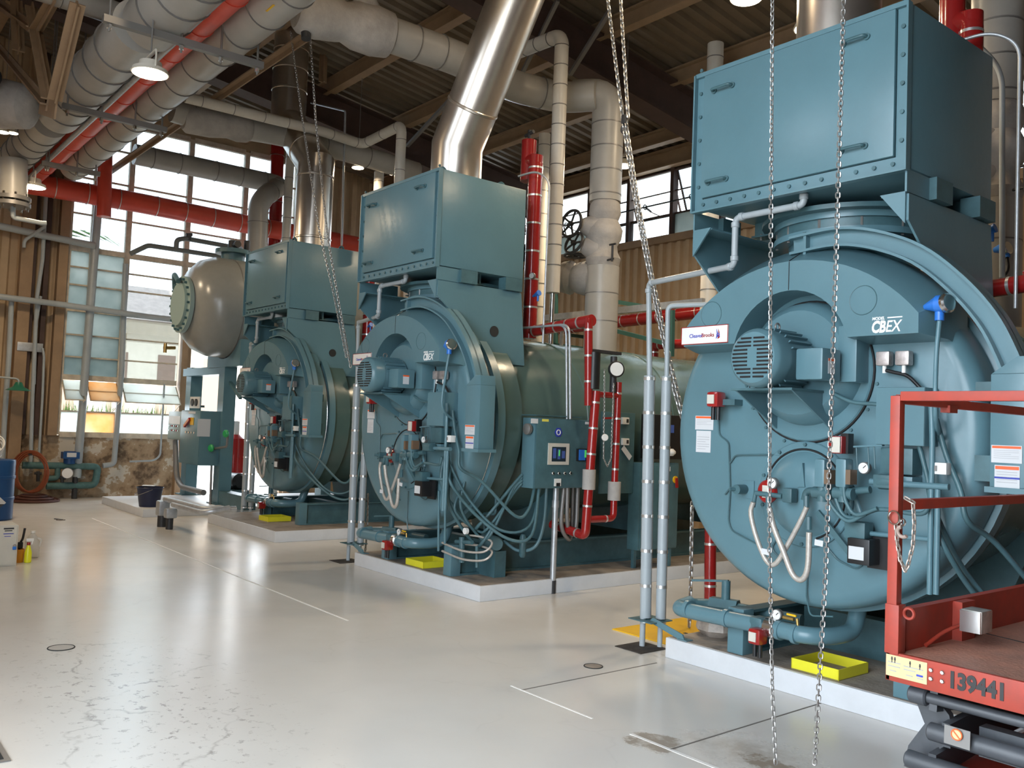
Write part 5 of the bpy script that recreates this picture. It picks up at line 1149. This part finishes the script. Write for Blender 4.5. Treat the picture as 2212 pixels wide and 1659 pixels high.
obj('board', M().box(a.x, b.x, ypn, ypn + .02, b.z, a.z), WHITE, T); obj('board_post', M().box(a.x + .02, a.x + .06, ypn + .02, cA.y - .10, b.z + .02, b.z + .06), TEALD, T)
for k in (.3, .7): obj('dial', M().disc((a.x + (b.x - a.x) * k, ypn, (a.z + b.z) / 2), (0, -1, 0), .065, .02, 18), IRON, T)
def run(nm, lab, pts, r, mat=GALV, fil=.12, cat='conduit', k=None, grp=None): return pipe(nm, lab, cat, pts, r, mat, fillet=fil, group=grp)
a_, b_ = P(358, 1078, y=-.80), P(440, 1075, y=-.80)
run('floor_conduit', 'upper bright conduit lying along the tank pad edge', [a_, V((b_.x, -.80, a_.z)), V((b_.x + .12, -.66, a_.z)), V((b_.x + .12, -.40, a_.z))], .042, GALV, .09, grp='bright floor conduits')
a_, b_ = P(374, 1090, y=-.84), P(436, 1087, y=-.84)
run('floor_conduit', 'lower bright conduit lying along the tank pad edge', [a_, V((b_.x, -.84, a_.z)), V((b_.x + .10, -.74, a_.z + .02)), V((b_.x + .10, -.50, a_.z + .06))], .036, GALV, .07, grp='bright floor conduits')
run('panel_conduit', 'dark conduit dropping from the push-button panel to the tank pad', [P(379, 951, y=ypn + .1), P(381, 1030, y=ypn + .1), P(392, 1052, y=ypn + .1), P(440, 1064, y=ypn)], .05, STRAPD, .2)
T = thing('conduit_elbow', 'boxy conduit elbow dropping into the floor beside the bucket', 'conduit', (-8.0, -.8, 0), 'bright floor conduits'); a = P(355, 1090, y=-.80)
obj('body', M().box(a.x - .09, a.x + .09, -.9, -.74, .16, .38), GALV, T, bevel=.03); obj('sleeve', M().cyl((a.x, -.82, .0), (a.x, -.82, .18), .065), IRON, T)
T = thing('conduit_elbow', 'second boxy conduit elbow close to the first beside the tank pad', 'conduit', (-7.8, -.8, 0), 'bright floor conduits'); a = P(371, 1100, y=-.80)
obj('body', M().box(a.x - .06, a.x + .09, -.9, -.74, .16, .30), GALV, T, bevel=.03); obj('sleeve', M().cyl((a.x, -.82, .0), (a.x, -.82, .18), .05), IRON, T)
c = P(322, 1094, z=.13); T = thing('bucket', 'dark blue bucket with wire handle standing on the tank pad', 'bucket', c)
obj('pail', M().lathe([(0, .15), (.01, .155), (.30, .20), (.31, .215), (.32, .205), (.05, .15)], c, (0, 0, 1), 28, cap1=False), NAVY, T); obj('handle', M().tube([c + V((-.2, -.02, .29)), c + V((-.1, -.2, .2)), c + V((.1, -.2, .2)), c + V((.2, -.02, .29))], .006, smooth=True, n=6), STRAPD, T); obj('cloth', M().prism([c + V((-.26, -.03, .325)), c + V((-.05, -.12, .33)), c + V((.04, .05, .33)), c + V((-.1, .12, .328))], (0, 0, .008)), WHITE, T)
# things behind the tank stand
T = thing('air_compressor', 'black motor and white unit between the tank stand and the farthest boiler', 'compressor', (-7.4, 2.2, .13)); c = P(505, 1040, y=1.6)
obj('motor', M().lathe([(-.25, .12), (-.2, .17), (.2, .17), (.25, .12)], c, (1, .2, 0), 20), BLACK, T); obj('frame', M().box(c.x - .35, c.x + .4, 1.4, 1.8, .02, c.z - .14), TEALD, T)
T = thing('red_vessel', 'red round-shouldered vessel behind the tank stand', 'vessel', P(505, 990, y=1.9)); c = P(506, 995, y=1.9)
obj('body', M().lathe([(0, .1), (.06, .2), (.75, .2), (.83, .1)], (c.x, 1.9, c.z - .3), (0, 0, 1), 24), RED, T); obj('pedestal', M().cyl((c.x, 1.9, 0), (c.x, 1.9, c.z - .29), .09), TEALD, T); obj('neck', M().cyl((c.x, 1.9, c.z + .5), (c.x, 1.9, c.z + .8), .07), WHITE, T)
T = thing('indicator_lamp_post', 'thin post with two green lamps beside the tank stand', 'signal', P(489, 1000, y=cB.y - .3))
q_ = P(458, 1020, y=cB.y - .2); obj('post', M().tube([V((q_.x, q_.y, .13))] + PL([(458, 970), (490, 965), (492, 940)], y=cB.y - .2), .02, fillet=.05), STRAPD, T)
for q in ((459, 968), (491, 937)): obj('green_lamp', M().disc(P(*q, y=cB.y - .25), (.3, -1, 0), .065, .06, 18, .02), WGREEN, T)

# ================================================================== WINDOW-WALL PIPEWORK AND CORNER CLUTTER
XWp = XW + .22
def wallrun(nm, lab, pts, r, mat=GREYP, fil=.08, x=XWp, cat='conduit', grp='conduits on the window wall'): return pipe(nm, lab, cat, PL(pts, x=x), r, mat, fillet=fil, group=grp)
wallrun('wall_conduit', 'thick grey conduit standing in front of the second window post', [(213, 440), (205, 540), (183, 815), (166, 1032)], .075)
wallrun('wall_conduit', 'grey conduit standing in front of the third window post', [(271, 570), (263, 800), (246, 1003), (222, 1006)], .05)
wallrun('wall_conduit', 'thin conduit rising along the peeling wall to the window sill', [(355, 830), (346, 985), (332, 995), (280, 997)], .018)
wallrun('wall_conduit', 'thin vertical conduit beside the tan wall columns', [(100, 415), (92, 560), (80, 640), (70, 860), (66, 1000)], .035)
wallrun('wall_conduit', 'second thin vertical conduit by the tan wall columns', [(88, 640), (78, 700), (74, 830)], .025)
wallrun('wall_conduit', 'conduit dropping from the switch box to the floor', [(92, 752), (95, 768), (92, 850), (84, 985)], .022)
wallrun('wall_conduit', 'edge conduit with bend at the far wall corner', [(-10, 640), (25, 642), (20, 760), (10, 900), (5, 1000)], .045)
wallrun('wall_strut', 'long grey strut crossing the window wall at mid height', [(-30, 637), (120, 656), (320, 684), (620, 718)], .055, GREYP, .0, XW + .35, 'strut')
wallrun('wall_pipe', 'grey pipe crossing the siding into the first window bay', [(-20, 484), (85, 507), (205, 531)], .065, GREYP, 0, XW + .3, 'pipe')
wallrun('wall_brace_pipe', 'thin angled pipe on the siding beside the first window bay', [(52, 535), (52, 520), (100, 487), (36, 468)], .03, GREYP, .06, XW + .35, 'pipe')
for n_, pts in enumerate(([(282, 548), (320, 530), (385, 540), (470, 553), (500, 556)], [(380, 540), (382, 518), (400, 515), (520, 537)])):
    pipe('water_line', ('lower', 'upper')[n_] + ' dark water line crossing the bright windows above the tank', 'pipe', PL(pts, x=-10.0) + [V((tx + .05 * n_, p_noz.y, tz + 1.02))], .045, pm('dark_pipe', (.12, .13, .13), .5), fillet=.06, group='dark lines above the tank')
tag(obj('line_valve', M().cyl(P(408, 520, x=-10), P(408, 505, x=-10), .05).cyl(P(402, 507, x=-10), P(415, 507, x=-10), .03), IRON), 'small valve with tee handle on the upper dark water line', 'valve')
tag(obj('switch_box', M().cbox(P(64, 750, x=XW + .12), .12, .42, .16), GALV, bevel=.01), 'grey electrical box on the tan column under the strut', 'electrical box')
o = thing('green_shade', 'small green lamp shade on the tan column at the edge', 'lamp shade', P(40, 838, x=XW + .5)); c = P(40, 833, x=XW + .5); obj('shade', M().lathe([(0, .05), (.08, .09), (.14, .2), (.15, .2)], c + V((0, 0, .06)), (0, 0, -1), 24), pm('shade_green', (.02, .16, .10), .35), o); obj('arm', M().tube([c, c + V((0, 0, .12)), c + V((-.1, -.4, .14)), c + V((-.38, -.7, .14))], .018, fillet=.06), GREYP, o)
XT = XW + .25
T = thing('backflow_assembly', 'teal pipe loop with meter and gauge on the peeling wall', 'pipe assembly', P(150, 1060, x=XT))
obj('pipe_run', M().tube(PL([(48, 1005), (130, 1006), (212, 1008), (205, 1048), (100, 1050)], x=XT), .065, fillet=.1), TEALPIPE, T); obj('pipe_run', M().tube(PL([(125, 1006), (124, 1032), (104, 1034)], x=XT), .05, fillet=.06), TEALPIPE, T)
c = P(150, 990, x=XT); obj('water_meter', M().cyl(c + V((0, 0, -.1)), c + V((0, 0, .13)), .10, n=18).cbox(c + V((.05, 0, .06)), .2, .28, .12), DRUMB, T); obj('meter_label', M().cbox(c + V((.155, .0, .07)), .01, .16, .08), PAPER, T)
c = P(146, 1022, x=XT + .1); o = obj('gauge', M().disc(c, (1, -.3, 0), .10, .04, 22), STRAPD, T); obj('dial', M().disc(c + V((.04, -.012, 0)), (1, -.3, 0), .09, .01, 22), DIAL, o)
for q in ((82, 1030), (134, 1040)): obj('valve_handle', M().cyl(P(q[0], q[1] + 10, x=XT), P(q[0], q[1] - 12, x=XT), .03).cyl(P(q[0] - 8, q[1] - 8, x=XT), P(q[0] + 8, q[1] - 7, x=XT), .025), IRON, T)
obj('pipe_clamp_leg', M().cyl(P(163, 1030, x=XT), V((XT, P(163, 1030, x=XT).y, 0)), .05), IRON, T)
T = thing('hose_reel', 'orange hose coiled on a hanger against the peeling wall', 'hose', P(62, 1060, x=XW + .55)); c = P(61, 1018, x=XW + .6)
for k in range(6): obj('hose_turn', M().ring(c + V((.02 * k, .01 * k, -.015 * (k % 3))), (1, -1.35, 0), .36 - .012 * (k % 3), .017, 36, 8), RUBR, T)
obj('hanger', M().bar(c + V((-.5, 0, .28)), c + V((.1, 0, .30)), .05, .03), IRON, T)
T = thing('floor_hose', 'dark brown hose coiled flat on the floor below the hanging orange hose', 'hose', P(72, 1085, z=0)); c = P(72, 1083, z=0)
for k in range(5): obj('hose_turn', M().ring((c.x, c.y, .03 + .035 * (k // 2)), (.03, .02, 1), .40 - .05 * k, .024, 40, 8), RUBD, T)
c = P(-22, 1122, z=0); T = thing('chemical_drum', 'blue drum with a hazard diamond at the left edge', 'drum', c)
obj('drum_body', M().lathe([(0, .27), (.02, .29), (.29, .29), (.30, .30), (.33, .30), (.34, .29), (.60, .29), (.61, .30), (.64, .30), (.65, .29), (.86, .29), (.88, .28)], c, (0, 0, 1), 36), DRUMB, T)
p = P(9, 1095, y=c.y - .27); q = (EYE - c); q.z = 0; q.normalize(); sd = V((0, 0, 1)).cross(q); cc_ = c + q * .296 + sd * .09 + V((0, 0, .27)); DI = .10
o = obj('hazard_diamond', M().prism([cc_ + sd * DI, cc_ + V((0, 0, DI)), cc_ - sd * DI, cc_ - V((0, 0, DI))], q * .004), PAPER, T); obj('diamond_base', M().prism([cc_ + q * .004 + sd * DI * .8 - V((0, 0, DI * .2)), cc_ + q * .004 - sd * DI * .8 - V((0, 0, DI * .2)), cc_ + q * .004 - V((0, 0, DI))], q * .002), BLACK, o)
o = thing('hose_bundle', 'clear tangled hose lying on the blue drum', 'hose', c + V((0, 0, .88)))
for k in range(6): obj('hose_loop', M().ring(c + V((.03 * (k % 3), -.03 * k, 1.0 + .05 * (k % 3))), (.5, -.8 + .3 * k, .4), .15 + .012 * k, .012, 24, 6), WHITE, o)
T = thing('white_cabinet', 'low white metal cabinet with blue lock at the left edge of the floor', 'cabinet', (-4.0, -3.5, 0)); XC = -3.80
obj('body', M().box(-4.2, XC - .012, -3.85, -3.20, 0, .425), BEIGE, T, bevel=.006)
o = obj('door', M().box(XC - .011, XC, -3.84, -3.215, .015, .41), BEIGE, T, bevel=.003)
for k, (ya, yb_, z, h_, mt) in enumerate(((-3.34, -3.245, .385, .016, IRON), (-3.33, -3.26, .365, .010, IRON), (-3.34, -3.245, .335, .008, BLUEL), (-3.33, -3.27, .31, .006, BLUEL))): obj('print', M().box(XC, XC + .0015, ya, yb_, z, z + h_), mt, o)
c = P(31, 1184, x=XC + .02); obj('padlock', M().cbox(c, .02, .035, .035), BLUEP, T, bevel=.006); obj('hasp', M().ring(c + V((0, 0, .022)), (1, 0, 0), .014, .004, 14, 6), STEELB, T)
c = V((-4.0, -3.06, 0)); T = thing('spray_bottle', 'yellow spray bottle with white trigger beside the low white cabinet', 'bottle', c)
obj('bottle_body', M().lathe([(0, .03), (.005, .036), (.10, .036), (.13, .030), (.17, .018), (.185, .016)], c, (0, 0, 1), 24), pm('bottle_yellow', (.80, .78, .02), .3), T); obj('collar', M().cyl(c + V((0, 0, .185)), c + V((0, 0, .215)), .018), RED, T)
obj('trigger_head', M().cbox(c + V((.0, .01, .24)), .025, .07, .03).bar(c + V((0, .035, .235)), c + V((0, .03, .19)), .014, .012), WHITE, T, bevel=.004)
c = V((-4.06, -3.14, 0)); T = thing('brush_cup', 'orange cup holding a black handled brush beside the low white cabinet', 'cup', c)
obj('cup', M().lathe([(0, .05), (.14, .058), (.14, .052), (.01, .045)], c, (0, 0, 1), 22, cap1=False), pm('cup_orange', (.72, .30, .02), .45), T)
c = c + V((0, .0, .03)); T = thing('brush', 'black handled brush standing in the orange cup', 'brush', c); obj('handle', M().tube([c, c + V((-.01, .01, .16)), c + V((0, .03, .22)), c + V((.0, .045, .33))], .012, smooth=True), BLACK, T); obj('head', M().cbox(c + V((0, .01, .15)), .04, .05, .07), BLACK, T, bevel=.01)
c = V((-4.33, -2.96, 0)); T = thing('jug', 'milky plastic jug behind the yellow spray bottle', 'jug', c)
obj('jug_body', M().lathe([(0, .065), (.01, .075), (.17, .075), (.23, .05), (.26, .022), (.275, .022)], c, (0, 0, 1), 24), JUG, T); obj('grip', M().tube([c + V((.05, .04, .22)), c + V((.08, .07, .20)), c + V((.075, .06, .13))], .012, smooth=True), JUG, T); obj('cap', M().cyl(c + V((0, 0, .275)), c + V((0, 0, .295)), .024), WHITE, T)
tag(obj('debris', M().bar((-8.05, -1.95, .006), (-7.9, -1.88, .006), .03, .012), IRON), 'small dark scrap lying on the floor near the tank pad', 'debris')

# ================================================================== CHAINS
def hung(lab, pts, pitch, wire, grp='hoist chains', **k):
    o = obj('hoist_chain', M().chain(pts, pitch, wire, **k), CHAIN, None, label=lab, cat='chain', group=grp); return o
yc_ = -1.5
hung('bright hoist chain strand hanging in front of the nearest boiler, nearer the name sign', PL([(1669, -60), (1664, 700), (1662, 1150), (1668, 1480), (1676, 1652)], y=yc_), .0235, .0031, w=.0160, a0=32, tw=28)
hung('bright hoist chain strand hanging in front of the nearest boiler lettering', PL([(1824, -60), (1806, 560), (1795, 900), (1783, 1250), (1768, 1500), (1759, 1652)], y=yc_), .0235, .0032, w=.0175, a0=4, tw=14)
ya_ = .9
hung('chain slanting from the roof to the small hook by the hanging lamp', PL([(1308, -40), (1345, 256)], y=ya_), .042, .008)
hung('second chain slanting from the roof to the small hook by the hanging lamp', PL([(1338, -40), (1357, 256)], y=ya_), .042, .008)
hung('long chain slung from the hook past the twin drain pipes', PL([(1346, 262), (1366, 400), (1392, 540), (1425, 700), (1458, 850), (1474, 905)], y=ya_), .042, .008)
hung('second long chain slung from the hook toward the nearest door', PL([(1352, 262), (1376, 420), (1410, 600), (1450, 790), (1478, 905)], y=ya_), .042, .007)
hung('chain end hanging to the yellow floor plate beside the nearest boiler', PL([(1495, 1090), (1493, 1230), (1489, 1350)], y=ya_), .042, .008)
T = thing('chain_hook', 'dark hook block joining the slanting chains by the hanging lamp', 'hook', P(1350, 262, y=ya_)); c = P(1350, 258, y=ya_)
obj('block', M().cbox(c, .06, .05, .09), IRON, T, bevel=.012); obj('shank', M().ring(c + V((0, 0, -.09)), (0, 1, 0), .04, .012, 20, 8, -PI * .6, PI * .9), IRON, T)
yd_ = -.75
hung('thin chain slanting down past the kinked chimney to the middle blower motor', PL([(628, 70), (652, 250), (690, 500), (722, 640), (748, 770)], y=yd_), .034, .0042)
hung('second thin chain slanting past the kinked chimney to the middle blower motor', PL([(671, 90), (682, 260), (706, 500), (733, 660), (757, 790)], y=yd_), .034, .0048)
hung('chain end hanging behind the twin pipes of the middle boiler', PL([(795, 1070), (793, 1150)], y=.35) + [V((P(788, 1195, y=.35).x, .35, .005))], .034, .006)

# ================================================================== SCISSOR LIFT
LX, LY, LD = 4.90, -1.74, .83
T = thing('scissor_lift', 'red scissor lift platform with guard rail and black scissor arms', 'lift', (5.5, -.6, 0)); XE, YE = 6.15, .55
obj('deck', M().box(LX + .02, XE, LY + .02, YE, LD - .035, LD), DECKR, T)
obj('deck_seam', M().bar(P(2062, 1352, z=LD + .0015), P(2212, 1388, z=LD + .0015), .006, .002), DARK, T)
fa = obj('front_fascia', M().box(LX, XE, LY, LY + .02, LD - .105, LD + .006), LIFTR, T, bevel=.004)
obj('side_fascia', M().box(LX, LX + .02, LY, YE, LD - .105, LD + .006), LIFTR, T, bevel=.004)
kp = obj('kick_plate', M().box(LX + .02, LX + .035, LY + .09, YE, LD, LD + .155), LIFTR, T); obj('kick_plate_lip', M().box(LX, LX + .036, LY + .09, YE, LD + .155, LD + .163), LIFTR, kp)
obj('kick_plate', M().box(LX + .02, XE, YE - .015, YE, LD, LD + .155), LIFTR, T)
a = P(2070, 1330, x=LX + .05); obj('stake_pocket', M().box(LX + .035, LX + .075, a.y - .02, a.y + .10, LD, LD + .16), LIFTR, T)
TB = .040
po = obj('guard_post', M().box(LX, LX + TB, LY, LY + TB, LD + .0, LD + 1.005), LIFTR, T, bevel=.003); obj('post_socket', M().box(LX - .004, LX + TB + .012, LY - .004, LY + TB + .012, LD, LD + .19), LIFTR, po, bevel=.003); obj('open_end', M().box(LX + .006, LX + TB - .006, LY + .006, LY + TB - .006, LD + 1.0, LD + 1.0065), DARK, po)
obj('socket_loop', M().ring((LX + TB + .035, LY + .03, LD + .16), (0, 1, 0), .020, .006, 18, 6), LIFTR, po)
obj('top_rail', M().box(LX + TB, XE, LY, LY + TB, LD + .985, LD + 1.022), LIFTR, T, bevel=.003)
obj('side_top_rail', M().box(LX, LX + TB, LY + TB, YE, LD + .975, LD + 1.012), LIFTR, T, bevel=.003)
obj('side_rail_lug', M().box(LX + .01, LX + TB + .01, LY + .40, LY + .47, LD + .955, LD + .985), LIFTR, T)
obj('mid_rail', M().box(LX, LX + TB, LY + TB, YE, LD + .555, LD + .595), LIFTR, T, bevel=.003)
obj('guard_post', M().box(LX, LX + TB, YE - TB, YE, LD, LD + 1.0), LIFTR, T, bevel=.003)
pl = obj('load_plate', M().box(LX + .004, LX + .165, LY - .003, LY, LD - .085, LD - .004), pm('plate_cream', (.58, .46, .25), .5), fa, label='cream rating plate with small figures')
def figure(x, z, s): 
    m = M().disc((x, LY - .0045, z + s * .8), (0, 1, 0), s * .2, .001, 12).box(x - s * .22, x + s * .22, LY - .0045, LY - .0035, z + s * .15, z + s * .6).box(x - s * .10, x + s * .10, LY - .0045, LY - .0035, z - s * .6, z + s * .15); obj('figure_mark', m, IRON, pl)
for x_, z_ in ((.028, -.020), (.040, -.020), (.10, -.022), (.138, -.024)): figure(LX + x_, LD + z_ - .004, .014)
for x0_, x1_, z_ in ((.012, .062, -.030), (.075, .150, -.034), (.012, .06, -.045), (.075, .12, -.046), (.020, .045, -.062), (.085, .11, -.066), (.128, .150, -.068)): obj('plate_print', M().box(LX + x0_, LX + x1_, LY - .0042, LY - .003, LD + z_ - .003, LD + z_), LINEG, pl)
obj('blue_mark', M().box(LX + .125, LX + .15, LY - .0042, LY - .003, LD - .062, LD - .055), BLUEL, pl)
for x_ in (.18, .222):
    for z_ in (-.026, -.058): obj('bolt', M().disc((LX + x_, LY - .008, LD + z_), (0, 1, 0), .008, .008, 12, .002), STEELB, fa)
num = text('lettering', '139441', (P(2110, 1478, y=LY).x, LY - .002, LD - .047), .082, BLACK, fa, xs=.84, ext=.0012, bold=.0035, label='black stencilled number 139441')
c = V((LX + .16, LY + .42, LD + .11)); o = obj('outlet_box', M().cbox(c, .085, .10, .09), pm('box_alu', (.42, .38, .34), .4, metal=.6, var=.2, vscale=20), T, bevel=.006); obj('lid', M().cbox(c + V((.0, -.055, 0)), .08, .01, .085), STEELB, o); obj('lead', M().tube([c + V((-.04, -.02, -.02)), c + V((-.08, -.10, -.05)), c + V((-.11, -.2, -.10))], .008, smooth=True), LIFTR, o)
# gate chain with ring and hook on the mid rail
g0 = V((LX + .055, LY + .04, LD + .56)); CHR = pm('rusty_chain', (.36, .30, .26), .45, metal=.6, var=.3, vscale=50)
gc = obj('gate_chain', M().chain(PL([(1960, 1078), (1972, 1085), (1975, 1130), (1972, 1180), (1960, 1225), (1955, 1232), (1945, 1210), (1938, 1170), (1935, 1130)], y=LY - .012), .020, .0034), CHR, T)
obj('ring', M().ring(P(1931, 1118, y=LY - .018), (.2, 1, 0), .026, .0035, 26, 6), STEELB, gc)
c = P(1950, 1135, y=LY - .012); obj('hook', M().ring(c + V((0, 0, -.025)), (0, 1, .2), .020, .0075, 20, 8, -PI * .75, PI * .45), pm('hook_rust', (.33, .24, .20), .6), gc); obj('hook_ring', M().ring(c + V((0, 0, .012)), (.3, 1, 0), .012, .004, 16, 6), STEELB, gc)
# scissor arms, cross tubes and base
yq = LY + .07
b1, b2, b3 = P(1983, 1501, y=yq), P(2024, 1583, y=yq), P(1975, 1642, y=yq)
for b, r_, l_, rr in ((b1, .034, .07, .020), (b2, .034, .06, .034), (b3, .034, .06, .034)):
    o = obj('cross_tube', M().cyl((b.x, b.y, b.z), (XE - .08, b.y, b.z), rr, n=20), ARMG, T); obj('pivot_boss', M().disc((b.x - .03, b.y, b.z), (1, 0, 0), r_, l_, 24, .006), ARMG, o)
for x_ in (b1.x + .06, XE - .16):
    obj('scissor_arm', M().bar((x_, yq, b1.z), (x_, YE - .1, b3.z + .02), .03, .09), ARMG, T)
    obj('scissor_arm', M().bar((x_ + .05, yq, b2.z), (x_ + .05, YE - .1, b1.z), .03, .09), ARMG, T)
    obj('scissor_arm', M().bar((x_, yq, b3.z), (x_, YE - .1, b2.z + .04), .03, .09), ARMG, T)
for nm, pts, yy in (('link_plate', ((1968, 1486), (2004, 1484), (2050, 1545), (2062, 1600), (2030, 1618), (1996, 1560)), yq + .05), ('link_plate', ((2000, 1560), (2046, 1570), (2040, 1610), (2000, 1668), (1952, 1655), (1962, 1610)), yq + .09)):
    obj(nm, M().prism(PL(pts, y=yy), (0, .035, 0)), ARMG, T)
obj('hydraulic_cylinder', M().cyl((LX + .45, yq + .15, b3.z + .02), (LX + .45, YE - .2, b1.z - .04), .05, n=20), ARMG, T)
obj('cross_beam', M().box(LX + .3, XE - .1, yq + .06, yq + .12, b2.z - .06, b2.z + .05), ARMG, T)
wp = obj('warning_plate', M().bar(P(2040, 1584, y=LY + .02), P(2096, 1601, y=LY + .02), .004, .068, (0, 0, 1)), STRAPD, T); cq = P(2067, 1587, y=LY + .014); obj('prohibition_disc', M().disc(cq, (0, -1, 0), .021, .003, 26), pm('plate_cream', (.58, .46, .25)), wp); obj('prohibition_ring', M().ring(cq + V((0, -.003, 0)), (0, 1, 0), .019, .0025, 26, 6), ORANGE, wp); obj('prohibition_bar', M().bar(cq + V((-.013, -.004, .013)), cq + V((.013, -.004, -.013)), .004, .003, (0, 1, 0)), ORANGE, wp)
zb_ = P(1985, 1642, y=LY + .1).z - .03
bs = obj('base_frame', M().box(LX + .14, XE - .05, LY + .05, YE, .13, zb_), LIFTR, T, bevel=.01); obj('tread_pad', M().box(LX + .15, XE - .06, LY + .03, LY + .22, zb_, zb_ + .012), pm('tread_rust', (.30, .13, .08), .8, bump=.5, bscale=40), bs)
for x_ in (LX + .22, XE - .16):
    for y_ in (LY + .45, YE - .4):
        o = obj('wheel', M().lathe([(-.06, .12), (-.05, .17), (.05, .17), (.06, .12)], (x_, y_, .17), (1, 0, 0), 26), BLACK, T); obj('hub', M().disc((x_ - .07, y_, .17), (1, 0, 0), .07, .14, 16), LIFTR, o)
# rubble and scrap by the nearest pad's pipe
tag(obj('plastic_bag', M().lathe([(0, .10), (.05, .16), (.12, .15), (.17, .07)], P(1548, 1372, z=.15), (0, 0, 1), 9), pm('bag_grey', (.42, .36, .31), .4, var=.4, vscale=10)), 'crumpled grey plastic bag on the nearest pad behind the blowdown pipe', 'bag')
